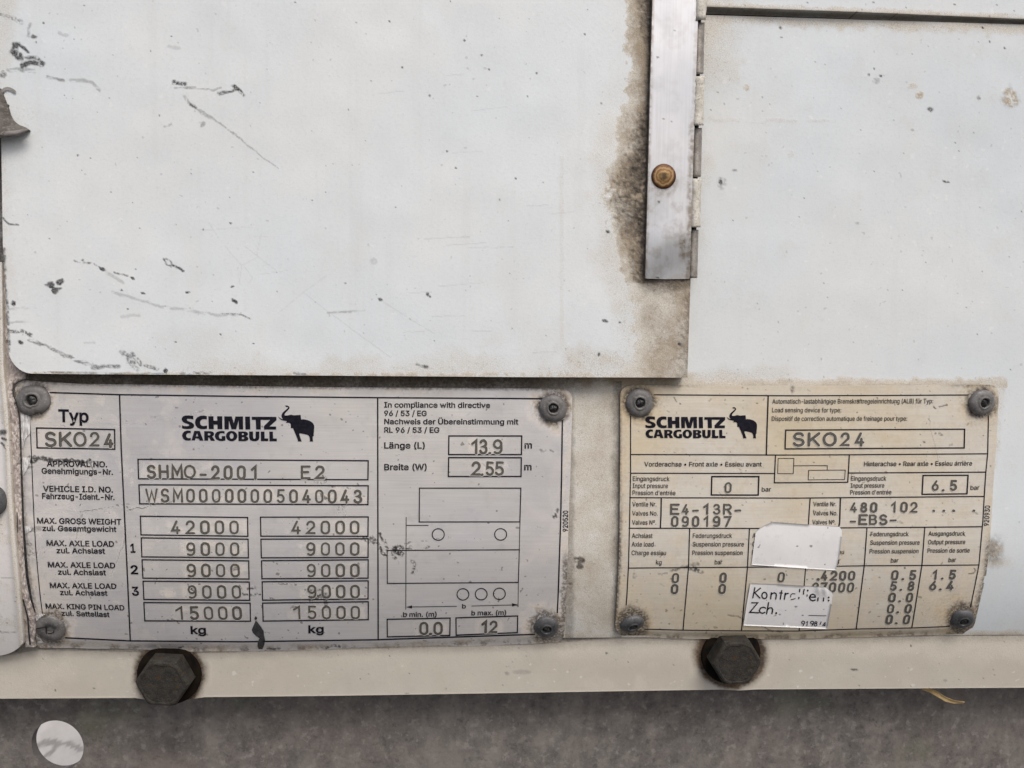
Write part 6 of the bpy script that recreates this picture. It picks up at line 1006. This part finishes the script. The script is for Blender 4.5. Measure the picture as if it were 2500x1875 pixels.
for _ in range(70): st.blob((rnd.uniform(0, 2500), rnd.uniform(1560, 1700)), rnd.uniform(.9, 1.9), rnd.uniform(.9, 1.6), rnd.uniform(.3, .9), 3, 0, rnd.randrange(99), .1, .6)
rel = (fbm(X, Y, 200, 55) - .5) * .0004; carry_on(X, Y, 1500, 2200)
rail = sheet('lower_rail', X, Y, RAIL, 0, .004, M_RAIL, None, st, rel)
tag(rail, 'beige painted steel rail running under both data plates', 'rail', kind='thing')

# ------------------------------------------------------------------ hex bolts through the rail
def make_bolt(loc, rot, label):
    o = empty('hex_bolt', loc); tag(o, label, 'bolt', 'hex bolts in the lower rail'); o.rotation_euler = (math.pi / 2 + .05, rot, 0)
    R_ = 69 * MM * .97; H_ = .0078; V = []; q = []; n = 36
    prof = ((1, 0.0, 0), (1, H_ * .80, 0), (.985, H_ * .9, .55), (.93, H_ * .985, 1), (.86, H_, 1), (.80, H_ * .97, 1), (.4, H_ * .965, 1))
    for s_, h_, rd in prof:
        for i in range(n):
            t = 2 * math.pi * i / n; hx = math.cos(math.pi / 6) / math.cos((t % (math.pi / 3)) - math.pi / 6); k = hx * (1 - rd) + min(hx, .93) * rd
            V.append((R_ * k * s_ * math.cos(t), R_ * k * s_ * math.sin(t), h_))
    for j in range(len(prof) - 1): q += [(j * n + i, j * n + (i + 1) % n, (j + 1) * n + (i + 1) % n, (j + 1) * n + i) for i in range(n)]
    t_ = [(len(V), (len(prof) - 1) * n + i, (len(prof) - 1) * n + (i + 1) % n) for i in range(n)]; V.append((0, 0, H_ * .965))
    for nm, (V_, q_, t2), m_ in (('bolt_head', (V, q, t_), M_BOLT), ('shade_disc', lathe([(79 * MM, -.0006), (79 * MM, .0006), (75 * MM, .0009), (40 * MM, .0009)], 40), M_SHADE_DISC)):  # black disc added for the dark recess and shadow behind the head
        me = raw_mesh(nm, V_, q_, t2, nm != 'bolt_head'); h = bpy.data.objects.new(nm, me); COL.objects.link(h); me.materials.append(m_); h.parent = o
    return o
bolt = make_bolt(RAIL(*BOLTS[0], .0006), math.radians(4), 'grey hex bolt head below the wide silver plate, nearest the round hole')
b2 = bolt.copy(); COL.objects.link(b2); b2.location = Vector(RAIL(*BOLTS[1], .0006)); b2.rotation_euler.y = math.radians(-2); b2['label'] = 'rust-tinged hex bolt head tucked under the yellowed brake plate'
for ch in list(bolt.children): c = ch.copy(); COL.objects.link(c); c.parent = b2

# ------------------------------------------------------------------ dark galvanised plate with a round hole
GAL = FLAT(.030)
mx = NT('weathered galvanised steel'); v_ = mx.voro(150, 'F1', 3, 'Color'); sv = mx.n('ShaderNodeSeparateColor'); mx.put(sv.inputs[0], v_)
big = mx.noise(20, 4, .6); fin = mx.noise(700, 4, .65, None, 4); streak = mx.noise(46, 3, .6, (1, 1, .1), 6); ag = mx.noise(330, 4, .62, None, 8); mid = mx.noise(110, 4, .65, None, 17)
col = mx.mix(sv.outputs[0], (0.098, 0.091, 0.084), (0.144, 0.133, 0.123)); col = mx.mix(mx.ramp(big, .36, .64, 0, .8), col, (0.119, 0.104, 0.096)); col = mx.mix(mx.ramp(mid, .46, .68, 0, .6), col, (0.220, 0.200, 0.181)); col = mx.mix(mx.ramp(mid, .46, .30, 0, .65), col, (0.060, 0.058, 0.058))
col = mx.mix(mx.ramp(ag, .55, .7, 0, .5), col, (0.286, 0.269, 0.251)); col = mx.mix(mx.ramp(ag, .44, .3, 0, .6), col, (0.056, 0.055, 0.052)); col = mx.mix(mx.ramp(streak, .56, .74, 0, .4), col, (0.229, 0.208, 0.186)); col = mx.mix(mx.ramp(mx.noise(22, 3, .5, None, 14), .6, .72, 0, .35), col, (0.191, 0.136, 0.115)); col = mx.mix(mx.ramp(mx.noise(24, 3, .5, None, 19), .62, .72, 0, .3), col, (0.144, 0.160, 0.092))
col = mx.mix(mx.ramp(fin, .4, .7, 0, .3), col, (0.211, 0.197, 0.186)); col = mx.mix(mx.ramp(mx.noise(34, 5, .7, (1, 1, .45), 23), .5, .68, 0, .55), col, (0.200, 0.185, 0.168)); col = mx.mix(mx.ramp(mx.noise(30, 5, .7, None, 27), .54, .7, 0, .5), col, (0.065, 0.063, 0.061)); mx.bump(mx.math('ADD', fin, ag), .5, .0003); M_GAL = mx.done(col, .75, 0, .25)
hole = []
for k in range(64):
    t = 2 * math.pi * k / 64; a_, b_, ro = 65.5, 59.0, math.radians(33); hx, hy = a_ * math.cos(t), b_ * math.sin(t); hole.append((140.5 + hx * math.cos(ro) - hy * math.sin(ro), 1820 + hx * math.sin(ro) + hy * math.cos(ro)))
outer = [(-1500, 1620), (4700, 1590), (4700, 2300), (-1500, 2300)]
P, tri = fill([outer, hole]); P = np.array(P); n = len(P)
Vf = GAL(P[:, 0], P[:, 1]); Vb = Vf + np.array((0, .0035, 0)); q = [(4 + k, 4 + (k + 1) % 64, n + 4 + (k + 1) % 64, n + 4 + k) for k in range(64)] + [(k, (k + 1) % 4, n + (k + 1) % 4, n + k) for k in range(4)]
gal = link('galvanised_plate', raw_mesh('galvanised_plate', np.concatenate([Vf, Vb]), q, [tuple(t) for t in tri] + [tuple(n + i for i in t) for t in tri], smooth=False), M_GAL)
tag(gal, 'dark mottled steel plate under the rail with a round hole near its end', 'steel plate', kind='thing')
# pale sheet seen through the hole, leaning back some way behind
c0 = CAM + rays(140, 1820) / np.linalg.norm(rays(140, 1820)) * .80
u_, v_ = np.meshgrid(np.linspace(-.25, .25, 261), np.linspace(-.25, .25, 261)); tl_, tw_ = math.radians(38), math.radians(10)
h_ = .006 * np.sin(u_ * 26 + 3 * np.sin(v_ * 14)) + .004 * (fbm(u_ * 1000, v_ * 1000, 60, 4) - .5)
W_ = np.stack([u_ * math.cos(tw_) - v_ * math.cos(tl_) * math.sin(tw_), u_ * math.sin(tw_) + v_ * math.cos(tl_) * math.cos(tw_), v_ * math.sin(tl_) + h_], -1) + c0
cp_ = (W_ - CAM) @ TO_WORLD; st = StainShade(cp_[..., 0] / cp_[..., 2] * FPX + CX, cp_[..., 1] / cp_[..., 2] * FPX + CY)
st.stroke(pts(M, (200, 905), (290, 868), (360, 862), (400, 880)), 8, .5, 3, .05, 3, 0, 30); st.stroke(pts(M, (380, 865), (400, 880), (350, 925), (280, 985)), 9, .5, 3, .05, 4, .3, 30); st.stroke(pts(M, (400, 868), (470, 868), (510, 895), (580, 915)), 8, .45, 3, .05, 5, 0, 30)  # shading of the folds, painted as soft grey streaks
idx = np.arange(261 * 261).reshape(261, 261); qd = np.stack([idx[:-1, :-1], idx[:-1, 1:], idx[1:, 1:], idx[1:, :-1]], -1).reshape(-1, 4)
me = raw_mesh('pale_sheet', W_.reshape(-1, 3), qd); at = me.attributes.new('stain_shade', 'FLOAT_COLOR', 'POINT'); at.data.foreach_set('color', st.v.reshape(-1, 4).astype(np.float32).ravel())
kp = NT('pale tarpaulin'); _, _, _, mk_ = kp.attr('stain_shade'); kc = kp.mix(kp.ramp(kp.noise(60, 3), .35, .65), (.62, .59, .55), (.70, .67, .63)); kc = kp.mix(kp.ramp(mk_, 0, .6, 0, .75), kc, (.24, .22, .205)); kp.bump(kp.noise(80, 3), .3, .002)
ps = link('pale_sheet', me, kp.done(kc, .6, 0, .3)); tag(ps, 'pale sheet with painted grey fold shading seen through the round hole in the dark steel plate', 'sheet')

# ------------------------------------------------------------------ dry grass blade hanging under the rail
X, Y = grid_px((edge_x([(2, 0), (3, 1)]),) * 4, 1) if False else (None, None)
gb = Flat(); P = pts(O, (1600, 440), (1640, 450), (1690, 476), (1740, 508), (1790, 524), (1850, 526)); wd = (9, 10, 12, 10, 7, 3); top = []; bot = []
for (x, y), w in zip(P, wd): top.append((x + 1.5, y - w / 2)); bot.append((x - 1.5, y + w / 2))
gb.poly([top + bot[::-1]]); gb.poly([[(x, y) for x, y in top] + [(x, y + .8) for x, y in top[::-1]]], .0006)
blade = gb.build('grass_blade', FLAT(.0165), 0, mottled('dry straw', (.3, .2, .08), (.44, .33, .16), 200, .7), None); md = blade.modifiers.new('thickness', 'SOLIDIFY'); md.thickness = .0004
tag(blade, 'dry yellow grass blade caught under the beige rail', 'grass blade')

# ------------------------------------------------------------------ left edge: trim, cracked sealant, torn rubber, black screw
X, Y = grid_px((edge_x([(-120, 640), (10, 640)]), edge_x([(-120, 1601), (61, 1601)]), edge_y([(-120, 640), (-120, 1601)]), edge_y([(9, 640), (11, 800), (13, 900), (17, 968), (24, 1013), (28, 1103), (33, 1216), (38, 1290), (43, 1338), (51, 1428), (56, 1496), (61, 1548), (61, 1601)])), 2.5, (0, 0, 52, 0))
st = StainShade(X, Y); n1 = fbm(X, Y, 40, 43); n2 = fbm(X, Y, 14, 48); ex_ = np.interp(Y, [640, 900, 1013, 1216, 1338, 1428, 1548], [9, 13, 24, 33, 43, 51, 61]) - X
st.add(0, .45 * ss(10, 1, ex_ + (n2 - .5) * 8)); st.add(0, .25 * ss(.45, .7, n1)); st.add(0, .4 * ss(22, 18, np.abs(ex_ - 12) + 16))
st.stroke(pts(A, (10, 690), (40, 680)), 7, .98, 3, .25, 3); st.stroke(pts(A, (30, 750), (60, 760)), 5, .98, 3, .25, 4); st.stroke(pts(A, (20, 800), (45, 830)), 4, .95, 3, .3, 5); st.stroke(pts(A, (40, 850), (60, 868)), 1.6, .9, 3, .2, 6); st.stroke(pts(B, (0, 1415), (170, 1412)), 1.4, .6, 3, .3, 7); st.stroke(pts(B, (10, 820), (150, 830)), 1.4, .4, 3, .4, 8)
for _ in range(26): st.blob((rnd.uniform(0, 50), rnd.uniform(900, 1590)), rnd.uniform(.9, 2), 1.3, .7, 3, 0, rnd.randrange(99), .1, .6)
trim = sheet('corner_trim', X, Y, S, .0030, .0028, M_TRIM, None, st, .0008 * ss(26, 8, ex_) * 1.0 + .0003 * ss(5, 1, np.abs(ex_ - 14)) - .0012 * ss(6, 0, ex_))
tag(trim, 'white painted corner trim with rounded lower end along the left of the wide plate', 'trim', kind='thing')
Ls = edge_y([(8, 660), (12, 880), (12, 968), (23, 1013), (27, 1103), (32, 1216), (42, 1338), (50, 1428), (60, 1548), (62, 1580)])
Rs = edge_y([(14, 660), (22, 800), (30, 870), (66, 905), (64, 925), (36, 938), (33, 968), (45, 995), (49, 1027), (52, 1103), (55, 1194), (57, 1270), (62, 1338), (67, 1406), (77, 1462), (87, 1496), (90, 1526), (86, 1560), (84, 1580)])
yy = np.linspace(660, 1580, 520); tt = (yy - 660) / 920; xl_, xr_ = Ls(tt)[0], Rs(tt)[0]
rag = (fbm(yy * 0 + 3, yy, 16, 71) - .5) * 9; uu = np.linspace(0, 1, 26); X = xl_[:, None] + (xr_ + rag - xl_)[:, None] * uu[None, :]; Y = np.repeat(yy[:, None], 26, 1) + (fbm(X, yy[:, None] + X * 0, 10, 5) - .5) * 3
rel = .0016 * np.sin(np.pi * np.clip(uu, 0, 1))[None, :] ** .6 * (.35 + .9 * fbm(X, Y, 24, 81, 4, .5)) + .0010 * (fbm(X, Y, 9, 82, 3, .45) - .5)
ks = NT('cracked sealant'); f1 = ks.noise(420, 5, .7, (2.2, 1, .7)); f2 = ks.noise(90, 4, .6, None, 4)
cc = ks.mix(ks.ramp(f2, .35, .65), (.40, .35, .325), (.54, .49, .455)); cc = ks.mix(ks.ramp(f1, .5, .68), cc, (.25, .2, .175)); cc = ks.mix(ks.ramp(ks.noise(230, 4, .6, None, 9), .6, .7), cc, (.62, .6, .57)); ks.bump(f1, .8, .0006); M_SEAL = ks.done(cc, .8, 0, .25)
seal = sheet('sealant_strip', X, Y, S, .0016, .0022, M_SEAL, None, None, rel)
tag(seal, 'cracked pinkish grey sealant strip between the white trim and the wide plate', 'sealant')
# black crack running down beside the plate and bright scraped metal
crk = Flat(); cp = [(34, 966), (44, 997), (48.5, 1027), (51, 1103), (54, 1194), (56.5, 1270), (61, 1338), (66, 1406), (76, 1462), (86, 1496)]; wv = [3, 3.5, 4, 4, 5, 5, 6, 7, 6, 3]
crk.poly([[(x - w / 2, y) for (x, y), w in zip(cp, wv)] + [(x + w / 2, y) for (x, y), w in zip(cp[::-1], wv[::-1])]]); crk.ribbon(pts(A, (295, 30), (290, 110), (200, 140), (150, 180), (140, 240), (150, 300)), 3); crk.ribbon(pts(B, (185, 120), (190, 330)), 2.4); crk.ribbon(pts(B, (250, 1060), (300, 1250), (310, 1400), (325, 1540)), 4)
crk.build('crack', S, .0042, M_CORE, seal)
SCR = []
for P in (((225, 480), (330, 520), (325, 700), (270, 760), (245, 880), (230, 760)), ((245, 960), (330, 960), (320, 1030), (270, 1130), (240, 1160), (235, 1050))): SCR.append(pts(A, *P))
for P in (((265, 260), (350, 270), (335, 310), (275, 350)), ((380, 1230), (430, 1205), (490, 1215), (440, 1245), (390, 1290)), ((390, 1450), (430, 1470), (475, 1525), (400, 1530))): SCR.append(pts(B, *P))
kb_ = NT('scraped bright aluminium'); q_ = kb_.noise(600, 4, .6, (3, 1, .5)); kb_.bump(q_, .8, .0005); M_BRIGHT = kb_.done(kb_.mix(kb_.ramp(q_, .38, .62), (.45, .44, .43), (.86, .86, .86)), .45, .1, .5)
for P in SCR: f_ = Flat(); f_.poly([P]); f_.build('bright_scrape', SP1, .0003, M_BRIGHT, plate1)
# torn rubber bumper
rb = pts(FL, (20, 215), (70, 300), (110, 430), (155, 540), (214, 572), (195, 620), (230, 740), (285, 860), (330, 950), (380, 1010), (500, 1095), (640, 1140), (725, 1210))
ryy = np.linspace(216, 318, 70); rxx = np.interp(ryy, [p[1] for p in rb], [p[0] for p in rb]); uu = np.linspace(0, 1, 30)
X = -70 + (rxx + 70)[:, None] * uu[None, :]; Y = np.repeat(ryy[:, None], 30, 1); tl = (ryy - 216) / 102
Y = Y + 17 * np.sin(np.pi * .5 * (1 - uu))[None, :] * ss(.6, 1, tl)[:, None]
rel = .0035 * (1 - uu ** 2)[None, :] * (.4 + .6 * tl)[:, None] + .0012 * (fbm(X, Y, 22, 3, 3, 2) - .5) + .0022 * ss(.86, .97, tl)[:, None] * (1 - .6 * uu)[None, :]
M_RUB = mottled('torn dark rubber', (.07, .062, .055), (.13, .118, .105), 160, .75, 0, .0006, .7, (.19, .175, .16))
rub = sheet('rubber_flap', X, Y, S, DD + .0006, .0012, M_RUB, None, None, rel)
tag(rub, 'torn dark grey rubber flap sticking over the left edge of the white door', 'rubber flap')
lipm = Flat(); lipm.ribbon(pts(FL, (60, 235), (110, 180), (180, 160), (250, 175), (310, 205), (370, 245)), 7, dens=4); lipm.build('rubber_strand', S, DD + .0005, mottled('grey rubber strand', (.2, .195, .19), (.3, .29, .28), 300), rub)
def tube(name, P, r, d, mat, parent):
    P = np.array(P); V = []; n = 10
    for k, (x, y) in enumerate(P):
        t = unit(P[min(k + 1, len(P) - 1)] - P[max(k - 1, 0)]); nn = np.array((-t[1], t[0])); rr = r[k]
        for i in range(n): a_ = 2 * math.pi * i / n; V.append((x + nn[0] * rr * math.cos(a_), y + nn[1] * rr * math.cos(a_), d + rr * MM * math.sin(a_)))
    V = np.array(V); W = S(V[:, 0], V[:, 1], V[:, 2]); q = [(j * n + i, j * n + (i + 1) % n, (j + 1) * n + (i + 1) % n, (j + 1) * n + i) for j in range(len(P) - 1) for i in range(n)]
    return link(name, raw_mesh(name, W, q), mat, parent)
tube('rubber_lip', pts(FL, (-500, 1350), (-200, 1345), (0, 1335), (200, 1325), (400, 1300), (560, 1255), (680, 1210), (735, 1205)), [9, 9, 8.5, 8, 7, 5.5, 3, .6], DD + .0034, mottled('rubber lip', (.10, .09, .085), (.2, .185, .175), 200, .6, 0, .0003, .4), rub)
scr = empty('black_screw', S(-24, 1223, .004)); tag(scr, 'black round screw head cut by the picture edge on the white corner trim', 'screw')
V_, q_, t_ = lathe([(38 * MM, -.001), (38 * MM, .0012), (35 * MM, .0019), (20 * MM, .0023), (8 * MM, .0024)], 40); local('screw_head', V_, q_, t_, M_SCREW_D, frame_at(-24, 1223, .0036), scr)
